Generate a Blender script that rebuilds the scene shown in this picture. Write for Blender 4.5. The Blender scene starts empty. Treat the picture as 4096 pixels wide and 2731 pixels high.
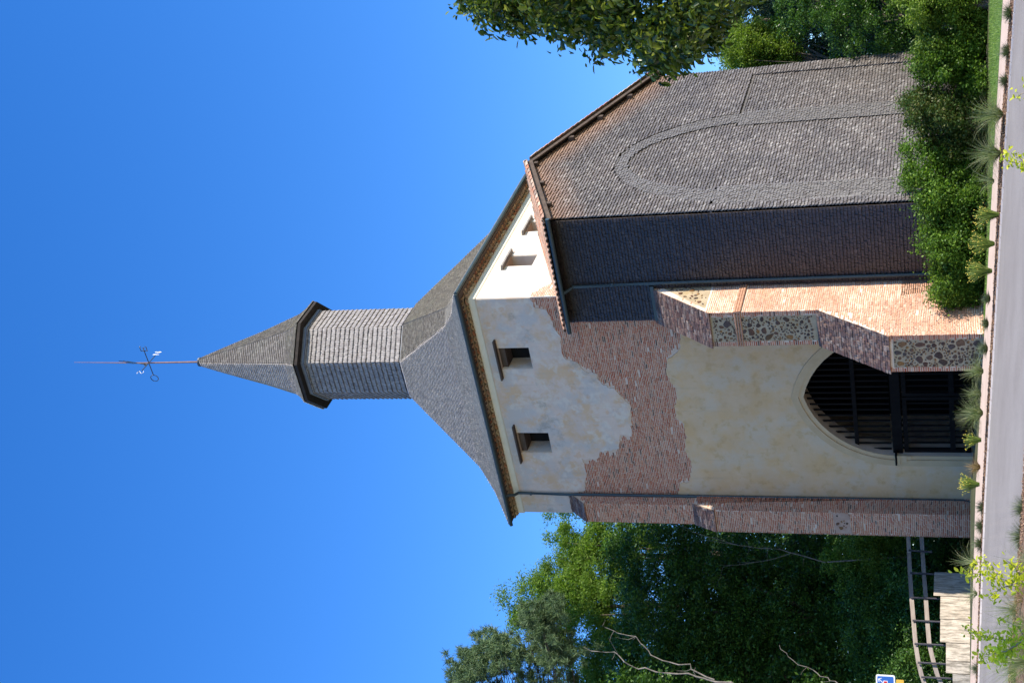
import bpy, bmesh, math, random
import numpy as np
from mathutils import Matrix, Vector
from mathutils.geometry import tessellate_polygon
random.seed(7); RG = np.random.default_rng(7)
rad = math.radians
SC = bpy.context.scene; COL = SC.collection

# ------------------------------------------------------------------ camera, sky, sun
FPX = 5445.0
CAM = np.array([22.32, -39.08, -0.36])
def rot(y, p, r):
    cy, sy, cp, sp = math.cos(y), math.sin(y), math.cos(p), math.sin(p)
    fwd = np.array([-sy*cp, cy*cp, sp]); right = np.array([cy, sy, 0.]); down = -np.cross(right, fwd)
    c, s = math.cos(r), math.sin(r)
    return np.array([c*right+s*down, -s*right+c*down, fwd])
MR = rot(rad(31.65), rad(18.92), rad(1.218))
cam = bpy.data.cameras.new('camera'); camo = bpy.data.objects.new('camera', cam); COL.objects.link(camo)
SC.camera = camo
cam.sensor_fit = 'HORIZONTAL'; cam.sensor_width = 36.0; cam.lens = 36.0*FPX/4096.0
cam.clip_start = 0.1; cam.clip_end = 2000
# the photograph was taken with the camera turned on its side: picture left = up, picture top = right
px_right = MR[1]; px_up = MR[0]; px_fwd = MR[2]
m = Matrix.Identity(4)
for i in range(3):
    m[i][0] = px_right[i]; m[i][1] = px_up[i]; m[i][2] = -px_fwd[i]; m[i][3] = CAM[i]
camo.matrix_world = m
SUN_EL, SUN_AZ = rad(30), rad(4.5)
sdir = np.array([math.cos(SUN_EL)*math.cos(SUN_AZ), math.cos(SUN_EL)*math.sin(SUN_AZ), math.sin(SUN_EL)])
W = bpy.data.worlds.new('World'); SC.world = W; W.use_nodes = True
nt = W.node_tree; nt.nodes.clear()
wo = nt.nodes.new('ShaderNodeOutputWorld'); bg = nt.nodes.new('ShaderNodeBackground'); sky = nt.nodes.new('ShaderNodeTexSky')
sky.sky_type = 'NISHITA'; sky.sun_disc = False; sky.sun_elevation = SUN_EL
sky.sun_rotation = math.pi/2 - SUN_AZ
sky.air_density = 1.0; sky.dust_density = 0.0; sky.ozone_density = 3.5; sky.altitude = 300
bg.inputs[1].default_value = 0.15
hs = nt.nodes.new('ShaderNodeHueSaturation'); hs.inputs['Saturation'].default_value = 1.30; hs.inputs['Value'].default_value = 1.0; hs.inputs['Hue'].default_value = 0.512
nt.links.new(sky.outputs[0], hs.inputs['Color']); nt.links.new(hs.outputs[0], bg.inputs[0]); nt.links.new(bg.outputs[0], wo.inputs[0])
sun = bpy.data.lights.new('sun', 'SUN'); suno = bpy.data.objects.new('sun', sun); COL.objects.link(suno)
sun.energy = 4.2; sun.angle = rad(0.53); sun.color = (1.0, 0.91, 0.78)
suno.rotation_euler = Vector(sdir).to_track_quat('Z', 'Y').to_euler()
SC.view_settings.view_transform = 'Standard'; SC.view_settings.look = 'None'
SC.view_settings.exposure = 1.0; SC.view_settings.gamma = 1; SC.view_settings.use_curve_mapping = False

# ------------------------------------------------------------------ measuring helpers
def ray(x, y):
    return MR.T @ np.array([(2731-y-1365.5)/FPX, (x-2048.)/FPX, 1.0])
def on(x, y, ax, val):
    r = ray(x, y); return CAM + r*((val-CAM[ax])/r[ax])
def atd(x, y, d):
    r = ray(x, y); return CAM + r*(d/math.hypot(r[0], r[1]))

# ------------------------------------------------------------------ materials
def mat(name, build, rough=0.85, spec=0.3):
    M = bpy.data.materials.new(name); M.use_nodes = True
    t = M.node_tree; b = t.nodes['Principled BSDF']
    b.inputs['Roughness'].default_value = rough; b.inputs['Specular IOR Level'].default_value = spec
    build(t, b); return M
def N(t, typ, **k):
    n = t.nodes.new(typ)
    for a, v in k.items():
        if a.startswith('i_'):
            n.inputs[int(a[2:])].default_value = v
        else: setattr(n, a, v)
    return n
def L(t, a, b): t.links.new(a, b)
def pos(t): return N(t, 'ShaderNodeNewGeometry').outputs['Position']
def noise(t, vec, scale, detail=4, rough=0.6):
    n = N(t, 'ShaderNodeTexNoise'); n.inputs['Scale'].default_value = scale
    n.inputs['Detail'].default_value = detail; n.inputs['Roughness'].default_value = rough
    L(t, vec, n.inputs['Vector']); return n.outputs['Fac']
def ramp(t, fac, stops, interp='LINEAR'):
    r = N(t, 'ShaderNodeValToRGB'); r.color_ramp.interpolation = interp
    e = r.color_ramp.elements
    while len(e) > 1: e.remove(e[-1])
    e[0].position = stops[0][0]; e[0].color = (*stops[0][1], 1)
    for p, c in stops[1:]:
        q = e.new(p); q.color = (*c, 1)
    L(t, fac, r.inputs[0]); return r.outputs[0]
def mix(t, fac, a, b, mode='MIX'):
    n = N(t, 'ShaderNodeMix', data_type='RGBA', blend_type=mode)
    if isinstance(fac, (int, float)): n.inputs[0].default_value = fac
    else: L(t, fac, n.inputs[0])
    for i, v in ((6, a), (7, b)):
        if isinstance(v, tuple): n.inputs[i].default_value = (*v, 1)
        else: L(t, v, n.inputs[i])
    return n.outputs[2]
def mth(t, op, a, b=0.0, clamp=False):
    n = N(t, 'ShaderNodeMath', operation=op, use_clamp=clamp)
    for i, v in ((0, a), (1, b)):
        if isinstance(v, (int, float)): n.inputs[i].default_value = v
        else: L(t, v, n.inputs[i])
    return n.outputs[0]
def stretch(t, vec, sx, sy, sz):
    n = N(t, 'ShaderNodeVectorMath', operation='MULTIPLY'); L(t, vec, n.inputs[0]); n.inputs[1].default_value = (sx, sy, sz)
    return n.outputs[0]
def bump(t, b, h, strength=0.3, dist=0.02):
    n = N(t, 'ShaderNodeBump'); n.inputs['Strength'].default_value = strength; n.inputs['Distance'].default_value = dist
    L(t, h, n.inputs['Height']); L(t, n.outputs[0], b.inputs['Normal'])
def rnd(t):
    a = N(t, 'ShaderNodeAttribute', attribute_name='rnd').outputs['Fac']
    o = N(t, 'ShaderNodeObjectInfo').outputs['Random']
    return mth(t, 'FRACT', mth(t, 'ADD', mth(t, 'MULTIPLY', a, 1.0), o))

def m_pieces(name, stops, nscale=9, namt=0.35, rough=0.85, spec=0.25, grain=(1, 1, 1), big=None, bstr=0.25):
    def f(t, b):
        P = pos(t); c = ramp(t, rnd(t), stops)
        n = noise(t, stretch(t, P, *grain), nscale)
        c = mix(t, mth(t, 'MULTIPLY', namt, 1.0), c, ramp(t, n, [(0.3, (0.25,)*3), (0.7, (1.6, 1.6, 1.6))]), 'MULTIPLY')
        if big: c = big(t, P, c)
        L(t, c, b.inputs['Base Color']); bump(t, b, n, bstr, 0.01)
    return mat(name, f, rough, spec)

BR = [(0.0, (0.438, 0.159, 0.087)), (0.14, (0.361, 0.095, 0.048)), (0.28, (0.489, 0.222, 0.130)), (0.42, (0.335, 0.106, 0.060)),
      (0.56, (0.464, 0.254, 0.165)), (0.70, (0.464, 0.201, 0.113)), (0.84, (0.386, 0.137, 0.074)), (0.93, (0.091, 0.064, 0.052)), (1.0, (0.412, 0.222, 0.147))]
M_brick = m_pieces('brick', BR, 14, 0.45)
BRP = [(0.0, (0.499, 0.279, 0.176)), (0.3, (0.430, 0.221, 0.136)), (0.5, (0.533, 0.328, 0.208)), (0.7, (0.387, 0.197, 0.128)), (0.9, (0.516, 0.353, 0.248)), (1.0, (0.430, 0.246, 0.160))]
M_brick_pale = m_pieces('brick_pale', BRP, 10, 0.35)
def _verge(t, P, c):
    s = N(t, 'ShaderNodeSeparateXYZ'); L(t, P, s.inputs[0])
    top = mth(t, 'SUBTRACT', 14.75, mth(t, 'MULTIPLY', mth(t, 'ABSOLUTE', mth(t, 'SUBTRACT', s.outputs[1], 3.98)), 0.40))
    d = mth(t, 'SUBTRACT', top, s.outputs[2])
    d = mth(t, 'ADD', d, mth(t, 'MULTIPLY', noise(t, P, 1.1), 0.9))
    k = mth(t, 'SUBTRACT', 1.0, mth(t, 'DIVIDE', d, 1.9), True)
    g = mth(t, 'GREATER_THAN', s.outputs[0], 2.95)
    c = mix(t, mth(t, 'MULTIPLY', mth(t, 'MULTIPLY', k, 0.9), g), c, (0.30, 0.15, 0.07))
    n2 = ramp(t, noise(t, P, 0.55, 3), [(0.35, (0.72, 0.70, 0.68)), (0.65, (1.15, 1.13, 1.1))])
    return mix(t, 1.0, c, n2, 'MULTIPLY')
SH = [(0.0, (0.068, 0.054, 0.045)), (0.2, (0.108, 0.090, 0.078)), (0.38, (0.086, 0.067, 0.054)), (0.52, (0.144, 0.129, 0.115)),
      (0.66, (0.077, 0.060, 0.049)), (0.80, (0.131, 0.114, 0.100)), (0.9, (0.234, 0.215, 0.198)), (1.0, (0.059, 0.048, 0.041))]
M_shingle = m_pieces('chestnut_shingle', SH, 22, 0.55, 0.58, 1.0, (1, 1, 0.35), _verge)
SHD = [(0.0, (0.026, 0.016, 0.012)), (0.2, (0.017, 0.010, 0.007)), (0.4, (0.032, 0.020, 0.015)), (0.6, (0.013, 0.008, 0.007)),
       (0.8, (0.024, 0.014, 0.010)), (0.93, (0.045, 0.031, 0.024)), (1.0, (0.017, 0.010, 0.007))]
M_shingle_dark = m_pieces('shade_darkened_shingle', SHD, 20, 0.55, 0.58, 1.0, (1, 1, 0.35))  # same wood as the gable; the side wall's shade is put into this colour
def _moss(t, P, c):
    n = ramp(t, noise(t, P, 1.4, 5), [(0.5, (0, 0, 0)), (0.7, (1, 1, 1))])
    return mix(t, mth(t, 'MULTIPLY', n, 0.3), c, (0.15, 0.16, 0.12))
RF = [(0.0, (0.114, 0.100, 0.089)), (0.2, (0.172, 0.155, 0.137)), (0.4, (0.133, 0.116, 0.100)), (0.55, (0.225, 0.205, 0.180)),
      (0.7, (0.120, 0.107, 0.091)), (0.86, (0.192, 0.174, 0.152)), (1.0, (0.100, 0.089, 0.078))]
M_roofshingle = m_pieces('grey_roof_shingle', RF, 20, 0.45, 0.55, 1.0, (1, 1, 1), _moss)
RB = [(0.0, (0.326, 0.291, 0.260)), (0.25, (0.410, 0.367, 0.330)), (0.5, (0.284, 0.255, 0.230)), (0.75, (0.452, 0.408, 0.360)), (1.0, (0.357, 0.316, 0.280))]
M_roofsilver = m_pieces('pale_silver_shingle', RB, 20, 0.45, 0.5, 1.0)  # paler tone, used on the front and left faces only
TS = [(0.0, (0.207, 0.183, 0.161)), (0.3, (0.259, 0.236, 0.210)), (0.5, (0.180, 0.157, 0.142)), (0.75, (0.292, 0.266, 0.243)), (0.9, (0.142, 0.114, 0.097)), (1.0, (0.226, 0.201, 0.177))]
M_turret = m_pieces('silver_turret_shingle', TS, 18, 0.45, 0.55, 1.0, (1, 1, 0.3))
M_bandshingle = m_pieces('grey_band_shingle', [(p, tuple(q*0.68 for q in c)) for p, c in TS], 18, 0.45, 0.55, 1.0, (1, 1, 0.3))
TL = [(0.0, (0.40, 0.17, 0.10)), (0.25, (0.30, 0.20, 0.15)), (0.45, (0.50, 0.36, 0.26)), (0.6, (0.22, 0.17, 0.14)), (0.8, (0.46, 0.22, 0.13)), (1.0, (0.40, 0.33, 0.27))]
M_tile = m_pieces('canal_tile', TL, 12, 0.4)
ST = [(0.0, (0.090, 0.053, 0.035)), (0.2, (0.053, 0.037, 0.033)), (0.4, (0.128, 0.062, 0.035)), (0.55, (0.075, 0.06, 0.055)), (0.75, (0.150, 0.087, 0.050)), (0.9, (0.270, 0.136, 0.045)), (1.0, (0.068, 0.043, 0.030))]
M_stone = m_pieces('rubble_stone', ST, 10, 0.4)
CT = [(0.0, (0.42, 0.30, 0.15)), (0.25, (0.36, 0.16, 0.08)), (0.5, (0.50, 0.40, 0.24)), (0.7, (0.32, 0.13, 0.07)), (1.0, (0.46, 0.38, 0.26))]
M_cornice = m_pieces('cornice_tile', CT, 9, 0.4)
WT = [(0.0, (0.170, 0.090, 0.065)), (0.3, (0.102, 0.068, 0.055)), (0.5, (0.255, 0.158, 0.111)), (0.7, (0.128, 0.083, 0.065)), (0.85, (0.306, 0.240, 0.189)), (1.0, (0.162, 0.098, 0.072))]
M_weather = m_pieces('weathering_tile', WT, 16, 0.6, 0.5, 0.5)

def _flat(cols, scale=2.0, rough=0.85, spec=0.3, sc=(1, 1, 1), b2=0.2, second=None):
    def f(t, b):
        P = stretch(t, pos(t), *sc); n = noise(t, P, scale, 6)
        c = ramp(t, n, cols)
        if second: c = second(t, P, c)
        L(t, c, b.inputs['Base Color'])
        if b2: bump(t, b, noise(t, P, scale*8, 5), b2, 0.02)
    return f
def F(name, cols, scale=2.0, rough=0.85, spec=0.3, sc=(1, 1, 1), b2=0.2, second=None):
    return mat(name, _flat(cols, scale, rough, spec, sc, b2, second), rough, spec)
M_mortar = F('lime_mortar', [(0.3, (0.50, 0.38, 0.28)), (0.7, (0.60, 0.47, 0.36))], 3)
def _mo2(t, P, c): return mix(t, ramp(t, noise(t, P, 0.8, 3), [(0.45, (0, 0, 0)), (0.6, (1, 1, 1))]), c, (0.56, 0.36, 0.27))
M_mortar_pink = F('pink_lime_mortar', [(0.3, (0.66, 0.56, 0.45)), (0.7, (0.74, 0.64, 0.52))], 3, second=_mo2)
def _blot(t, P, c, sc, lo, hi, k, col, det=5, ro=0.62):
    a = ramp(t, noise(t, P, sc, det, ro), [(lo, (0, 0, 0)), (hi, (1, 1, 1))])
    return mix(t, mth(t, 'MULTIPLY', a, k), c, col)
def off(t, P, v):
    n = N(t, 'ShaderNodeVectorMath', operation='ADD'); L(t, P, n.inputs[0]); n.inputs[1].default_value = v; return n.outputs[0]
def _pl(t, P, c):
    c = _blot(t, P, c, 1.1, 0.46, 0.60, 0.8, (0.60, 0.40, 0.22))
    c = _blot(t, off(t, P, (7, 3, 1)), c, 1.1, 0.47, 0.60, 0.85, (0.50, 0.46, 0.41))
    c = _blot(t, off(t, P, (3, 9, 5)), c, 2.6, 0.53, 0.64, 0.7, (0.64, 0.56, 0.45))
    c = _blot(t, off(t, P, (1, 2, 8)), c, 0.8, 0.58, 0.68, 0.6, (0.27, 0.25, 0.21), 9, 0.75)
    c = _blot(t, off(t, P, (5, 2, 3)), c, 2.1, 0.60, 0.66, 0.5, (0.60, 0.36, 0.20))
    return _blot(t, stretch(t, P, 3.2, 3.2, 0.25), c, 1.6, 0.58, 0.75, 0.35, (0.33, 0.30, 0.25))
M_plaster = F('old_cream_plaster', [(0.3, (0.56, 0.43, 0.33)), (0.7, (0.66, 0.53, 0.42))], 1.0, second=_pl)
def _pr(t, P, c):
    a = ramp(t, noise(t, P, 0.9, 6, 0.65), [(0.5, (0, 0, 0)), (0.68, (1, 1, 1))])
    return mix(t, mth(t, 'MULTIPLY', a, 0.5), c, (0.58, 0.40, 0.28))
M_plaster_right = F('bright_lime_plaster', [(0.3, (0.58, 0.52, 0.43)), (0.7, (0.68, 0.62, 0.53))], 1.5, second=_pr)
def _po(t, P, c):
    c = _blot(t, P, c, 1.5, 0.44, 0.64, 0.7, (0.58, 0.37, 0.17))
    c = _blot(t, off(t, P, (4, 1, 9)), c, 0.9, 0.48, 0.62, 0.6, (0.53, 0.44, 0.32))
    c = _blot(t, off(t, P, (2, 6, 3)), c, 2.8, 0.54, 0.66, 0.5, (0.46, 0.29, 0.11))
    return _blot(t, stretch(t, P, 3, 3, 0.25), c, 1.5, 0.6, 0.78, 0.3, (0.30, 0.25, 0.17))
M_ochre = F('ochre_plaster', [(0.3, (0.55, 0.375, 0.21)), (0.7, (0.61, 0.44, 0.27))], 1.2, second=_po)
M_mortar_patch = F('stained_mortar', [(0.3, (0.34, 0.22, 0.16)), (0.7, (0.44, 0.31, 0.24))], 4)
M_band = F('cream_band', [(0.3, (0.66, 0.60, 0.46)), (0.7, (0.72, 0.66, 0.52))], 2)
M_arch = F('arch_surround', [(0.3, (0.47, 0.33, 0.18)), (0.7, (0.53, 0.39, 0.23))], 2)
def _rb(t, P, c):
    a = ramp(t, noise(t, P, 2.2, 5), [(0.5, (0, 0, 0)), (0.7, (1, 1, 1))])
    return mix(t, mth(t, 'MULTIPLY', a, 0.6), c, (0.34, 0.24, 0.10))
M_rubblebed = F('rubble_mortar', [(0.3, (0.30, 0.235, 0.15)), (0.7, (0.42, 0.34, 0.23))], 3, second=_rb, b2=0.5)
M_metal = F('dark_green_metal', [(0.3, (0.018, 0.035, 0.04)), (0.7, (0.03, 0.05, 0.055))], 5, 0.45, 0.5, b2=0)
M_black = F('dark_board', [(0.3, (0.02, 0.018, 0.016)), (0.7, (0.045, 0.035, 0.03))], 5, 0.8, 0.2)
M_blueboard = F('painted_fascia', [(0.3, (0.10, 0.13, 0.20)), (0.7, (0.16, 0.19, 0.26))], 4)
M_flash = F('zinc_flashing', [(0.3, (0.32, 0.32, 0.31)), (0.7, (0.42, 0.42, 0.41))], 3, 0.5, 0.5)
M_rust = F('rusty_iron', [(0.3, (0.14, 0.07, 0.045)), (0.7, (0.24, 0.13, 0.09))], 6, 0.6)
M_iron = F('vane_iron', [(0.3, (0.03, 0.04, 0.05)), (0.7, (0.06, 0.07, 0.08))], 6, 0.35, 0.6)
M_whitepaint = F('silvered_letter', [(0.3, (0.7, 0.7, 0.7)), (0.7, (0.8, 0.8, 0.8))], 5, 0.3, 0.6)
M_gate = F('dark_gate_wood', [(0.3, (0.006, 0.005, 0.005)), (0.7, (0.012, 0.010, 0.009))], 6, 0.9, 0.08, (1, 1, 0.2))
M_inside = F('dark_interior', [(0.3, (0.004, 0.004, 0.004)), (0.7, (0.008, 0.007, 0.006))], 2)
M_lintel = F('weathered_oak', [(0.3, (0.055, 0.04, 0.032)), (0.7, (0.11, 0.08, 0.06))], 8, 0.8, 0.2, (0.2, 1, 1))
M_slate = F('lintel_stone', [(0.3, (0.16, 0.15, 0.14)), (0.7, (0.30, 0.28, 0.25))], 6)
M_asphalt = F('pale_asphalt', [(0.3, (0.25, 0.225, 0.20)), (0.7, (0.31, 0.285, 0.255))], 0.6, 0.9, 0.2, b2=0.3,
              second=lambda t, P, c: mix(t, 1.0, c, ramp(t, noise(t, P, 60, 2), [(0.3, (0.75,)*3), (0.7, (1.2,)*3)]), 'MULTIPLY'))
M_kerb = F('kerb_stone', [(0.3, (0.50, 0.44, 0.42)), (0.7, (0.60, 0.54, 0.50))], 3)
M_path = F('sandy_path', [(0.3, (0.56, 0.43, 0.33)), (0.7, (0.66, 0.52, 0.41))], 1.5)
def _mulch(t, P, c):
    return mix(t, 1.0, c, ramp(t, noise(t, P, 14, 4), [(0.35, (0.3, 0.28, 0.26)), (0.65, (1.5, 1.4, 1.3))]), 'MULTIPLY')
M_mulch = F('bark_mulch', [(0.3, (0.16, 0.10, 0.065)), (0.7, (0.27, 0.19, 0.13))], 3, b2=0.8, second=_mulch)
M_lawn = F('lawn_soil', [(0.3, (0.075, 0.14, 0.03)), (0.7, (0.12, 0.20, 0.05))], 4, b2=0.6)
M_soil = F('shaded_soil', [(0.3, (0.05, 0.06, 0.025)), (0.7, (0.10, 0.10, 0.05))], 0.9, b2=0.6)
def _wall(t, P, c):
    s = stretch(t, P, 1.0, 1.0, 7.0)
    a = ramp(t, noise(t, stretch(t, P, 9.0, 9.0, 1.6), 1.3, 7, 0.75), [(0.44, (0, 0, 0)), (0.60, (1, 1, 1))])
    return mix(t, mth(t, 'MULTIPLY', a, 0.85), c, (0.15, 0.13, 0.10))
M_concrete = F('weathered_concrete', [(0.3, (0.42, 0.36, 0.29)), (0.7, (0.54, 0.48, 0.40))], 3, b2=0.4, second=_wall)
M_rail = F('grey_brown_rail', [(0.3, (0.20, 0.165, 0.14)), (0.7, (0.31, 0.265, 0.23))], 4, 0.7, 0.3, (0.4, 0.4, 4))
M_post = F('dark_post', [(0.3, (0.025, 0.022, 0.03)), (0.7, (0.05, 0.045, 0.055))], 6, 0.5, 0.4)
M_bark = F('bark', [(0.3, (0.07, 0.055, 0.04)), (0.7, (0.14, 0.115, 0.09))], 8, b2=0.8)
M_deadwood = F('dead_branch_bark', [(0.3, (0.13, 0.115, 0.095)), (0.7, (0.24, 0.21, 0.18))], 9, b2=0.6)
M_twig = F('pale_twig', [(0.3, (0.24, 0.19, 0.15)), (0.7, (0.34, 0.28, 0.23))], 9)

def leafmat(name, c0, c1, c2, rough=0.55, trans=0.35, spec=0.35):
    M = bpy.data.materials.new(name); M.use_nodes = True
    t = M.node_tree; b = t.nodes['Principled BSDF']; out = t.nodes['Material Output']
    c = ramp(t, rnd(t), [(0.0, c0), (0.5, c1), (1.0, c2)])
    c = mix(t, 1.0, c, ramp(t, noise(t, pos(t), 0.7, 3), [(0.3, (0.8,)*3), (0.7, (1.2,)*3)]), 'MULTIPLY')
    L(t, c, b.inputs['Base Color']); b.inputs['Roughness'].default_value = rough
    b.inputs['Specular IOR Level'].default_value = spec
    tr = N(t, 'ShaderNodeBsdfTranslucent'); L(t, mix(t, 1.0, c, (1.3, 1.5, 0.6), 'MULTIPLY'), tr.inputs[0])
    ms = N(t, 'ShaderNodeMixShader'); ms.inputs[0].default_value = trans
    L(t, b.outputs[0], ms.inputs[1]); L(t, tr.outputs[0], ms.inputs[2]); L(t, ms.outputs[0], out.inputs['Surface'])
    return M
LM = dict(
    hedge=leafmat('hedge_leaf', (0.035, 0.085, 0.012), (0.085, 0.17, 0.02), (0.18, 0.28, 0.035), trans=0.32),
    hedge_brown=leafmat('hedge_leaf_bronze', (0.03, 0.065, 0.014), (0.06, 0.11, 0.02), (0.14, 0.13, 0.04), trans=0.22),
    dark=leafmat('dark_leaf', (0.022, 0.058, 0.012), (0.05, 0.115, 0.018), (0.11, 0.21, 0.035), 0.42, 0.3, 0.5),
    deep=leafmat('deep_wood_leaf', (0.012, 0.03, 0.008), (0.022, 0.05, 0.012), (0.04, 0.08, 0.02), trans=0.1, spec=0.1),
    light=leafmat('light_feathery_leaf', (0.08, 0.15, 0.025), (0.14, 0.23, 0.035), (0.21, 0.29, 0.05), trans=0.4),
    yellowgreen=leafmat('yellowgreen_leaf', (0.10, 0.17, 0.02), (0.15, 0.23, 0.03), (0.20, 0.26, 0.04)),
    pine=leafmat('pine_needle', (0.045, 0.085, 0.035), (0.075, 0.125, 0.05), (0.12, 0.17, 0.07), trans=0.15),
    conifer=leafmat('conifer_spray', (0.014, 0.036, 0.014), (0.028, 0.062, 0.022), (0.08, 0.12, 0.04), trans=0.1),
    near=leafmat('near_tree_leaf', (0.022, 0.045, 0.008), (0.055, 0.095, 0.012), (0.26, 0.29, 0.04), 0.3, 0.3, 0.6),
    sapling=leafmat('sapling_leaf', (0.55, 0.56, 0.04), (0.70, 0.66, 0.06), (0.38, 0.46, 0.04), trans=0.45),
    grass=leafmat('silver_grass_blade', (0.10, 0.15, 0.05), (0.20, 0.24, 0.11), (0.36, 0.36, 0.22), trans=0.3),
    wire=leafmat('bright_green_stem', (0.12, 0.18, 0.03), (0.17, 0.23, 0.04), (0.22, 0.26, 0.07), trans=0.2),
    bronze=leafmat('bronze_grass_blade', (0.22, 0.13, 0.06), (0.34, 0.22, 0.12), (0.20, 0.17, 0.07), trans=0.3),
    sage=leafmat('sage_needle', (0.07, 0.10, 0.05), (0.12, 0.15, 0.08), (0.18, 0.20, 0.12), trans=0.2),
    lawn=leafmat('lawn_blade', (0.10, 0.19, 0.03), (0.15, 0.25, 0.04), (0.22, 0.30, 0.07), trans=0.3),
)
M_tip = F('yellow_flower_tip', [(0.3, (0.55, 0.42, 0.06)), (0.7, (0.65, 0.52, 0.10))], 9)

# ------------------------------------------------------------------ mesh helpers
def link(o, parent=None):
    COL.objects.link(o)
    if parent is not None: o.parent = parent
    return o
def mk(name, V, Fc, material, parent=None, rv=None, smooth=False):
    me = bpy.data.meshes.new(name)
    if isinstance(V, np.ndarray) and isinstance(Fc, np.ndarray):
        me.vertices.add(len(V)); me.vertices.foreach_set('co', V.astype(np.float32).ravel())
        k = Fc.shape[1]; me.loops.add(Fc.size); me.loops.foreach_set('vertex_index', Fc.astype(np.int32).ravel())
        me.polygons.add(len(Fc)); me.polygons.foreach_set('loop_start', np.arange(0, Fc.size, k, dtype=np.int32))
        me.update(calc_edges=True); me.validate()
    else:
        me.from_pydata([tuple(v) for v in V], [], [tuple(f) for f in Fc]); me.update()
    if rv is not None:
        a = me.attributes.new('rnd', 'FLOAT', 'POINT'); a.data.foreach_set('value', np.asarray(rv, dtype=np.float32))
    me.materials.append(material)
    if smooth: me.polygons.foreach_set('use_smooth', [True]*len(me.polygons))
    return link(bpy.data.objects.new(name, me), parent)
def empty(name, loc=(0, 0, 0)):
    o = bpy.data.objects.new(name, None); o.location = loc; o.empty_display_size = 0.3; return link(o)
def tag(o, label, cat, group=None):
    o['label'] = label; o['category'] = cat
    if group: o['group'] = group
    return o
def kind(o, k): o['kind'] = k; return o

class MB:
    def __init__(s): s.v = []; s.f = []
    def add(s, V, Fc):
        n = len(s.v); s.v += [tuple(map(float, v)) for v in V]; s.f += [tuple(i+n for i in f) for f in Fc]; return s
    def box(s, x0, x1, y0, y1, z0, z1):
        V = [(x, y, z) for z in (z0, z1) for y in (y0, y1) for x in (x0, x1)]
        return s.add(V, [(0, 2, 3, 1), (4, 5, 7, 6), (0, 1, 5, 4), (2, 6, 7, 3), (0, 4, 6, 2), (1, 3, 7, 5)])
    def hull8(s, V):   # V: lower 4 (ccw) + upper 4
        return s.add(V, [(3, 2, 1, 0), (4, 5, 6, 7), (0, 1, 5, 4), (1, 2, 6, 5), (2, 3, 7, 6), (3, 0, 4, 7)])
    def tube(s, pts, rr, seg=8, caps=True):
        pts = [np.array(p, float) for p in pts]; n = len(pts)
        if isinstance(rr, (int, float)): rr = [rr]*n
        V = []; up = np.array([0.0, 0.0, 1.0])
        for i, p in enumerate(pts):
            d = pts[min(i+1, n-1)]-pts[max(i-1, 0)]; d = d/(np.linalg.norm(d)+1e-9)
            a = np.cross(d, up)
            if np.linalg.norm(a) < 0.05: a = np.cross(d, np.array([1.0, 0, 0]))
            a /= np.linalg.norm(a); b = np.cross(d, a)
            for k in range(seg):
                t = 2*math.pi*k/seg; V.append(p+rr[i]*(math.cos(t)*a+math.sin(t)*b))
        Fc = [(i*seg+k, i*seg+(k+1) % seg, (i+1)*seg+(k+1) % seg, (i+1)*seg+k) for i in range(n-1) for k in range(seg)]
        if caps: Fc += [tuple(range(seg))[::-1], tuple((n-1)*seg+k for k in range(seg))]
        return s.add(V, Fc)
    def build(s, name, material, parent=None, smooth=False): return mk(name, s.v, s.f, material, parent, smooth=smooth)

class Frame:
    def __init__(s, o, ex, ez):
        s.o = np.array(o, float); s.ex = np.array(ex, float); s.ez = np.array(ez, float)
        s.ex /= np.linalg.norm(s.ex); s.ez -= s.ex*(s.ez@s.ex); s.ez /= np.linalg.norm(s.ez); s.n = np.cross(s.ex, s.ez)
    def p(s, a, b, c=0.0): return s.o+a*s.ex+b*s.ez+c*s.n
FF = Frame((0, 0, 0), (1, 0, 0), (0, 0, 1))           # tower front
FR = Frame((0, 0, 0), (0, 1, 0), (0, 0, 1))           # tower right

def prism(fr, outer, holes, c0, c1, name, material, parent):
    """flat polygon with holes given in a frame, extruded from c0 (back) to c1 (front)"""
    loops = [outer]+holes; pts = [p for l in loops for p in l]
    tris = tessellate_polygon([[Vector((p[0], p[1], 0)) for p in l] for l in loops])
    n = len(pts); V = [fr.p(a, b, c1) for a, b in pts]+[fr.p(a, b, c0) for a, b in pts]; Fc = []
    for t in tris:
        a, b, c = [pts[i] for i in t]
        s = (b[0]-a[0])*(c[1]-a[1])-(b[1]-a[1])*(c[0]-a[0])
        if abs(s) < 1e-9: continue
        if s < 0: t = t[::-1]
        Fc.append(tuple(t)); Fc.append(tuple(i+n for i in t[::-1]))
    k = 0
    for li, l in enumerate(loops):
        m_ = len(l); ar = sum(l[i][0]*l[(i+1) % m_][1]-l[(i+1) % m_][0]*l[i][1] for i in range(m_))
        fl = (ar > 0) ^ (li > 0)
        for i in range(m_):
            j = (i+1) % m_; q = (k+i, k+i+n, k+j+n, k+j)
            Fc.append(q if fl else q[::-1])
        k += m_
    return mk(name, V, Fc, material, parent)

def base_mesh(name, V, Fc):
    me = bpy.data.meshes.new(name); me.from_pydata(V, [], Fc); me.update(); return me
BOXV = np.array([(x, y, z) for z in (0., 1.) for y in (0., 1.) for x in (-.5, .5)])
BOXF = np.array([(0, 2, 3, 1), (4, 5, 7, 6), (0, 1, 5, 4), (2, 6, 7, 3), (0, 4, 6, 2), (1, 3, 7, 5)])
_p = [(-.5, .3), (0, 0), (.5, .3), (.5, 1), (-.5, 1)]
PNTV = np.array([(a, b, c) for c in (0., 1.) for a, b in _p])
PNTF = [(4, 3, 2, 1, 0), (5, 6, 7, 8, 9)]+[(i, (i+1) % 5, (i+1) % 5+5, i+5) for i in range(5)]
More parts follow.
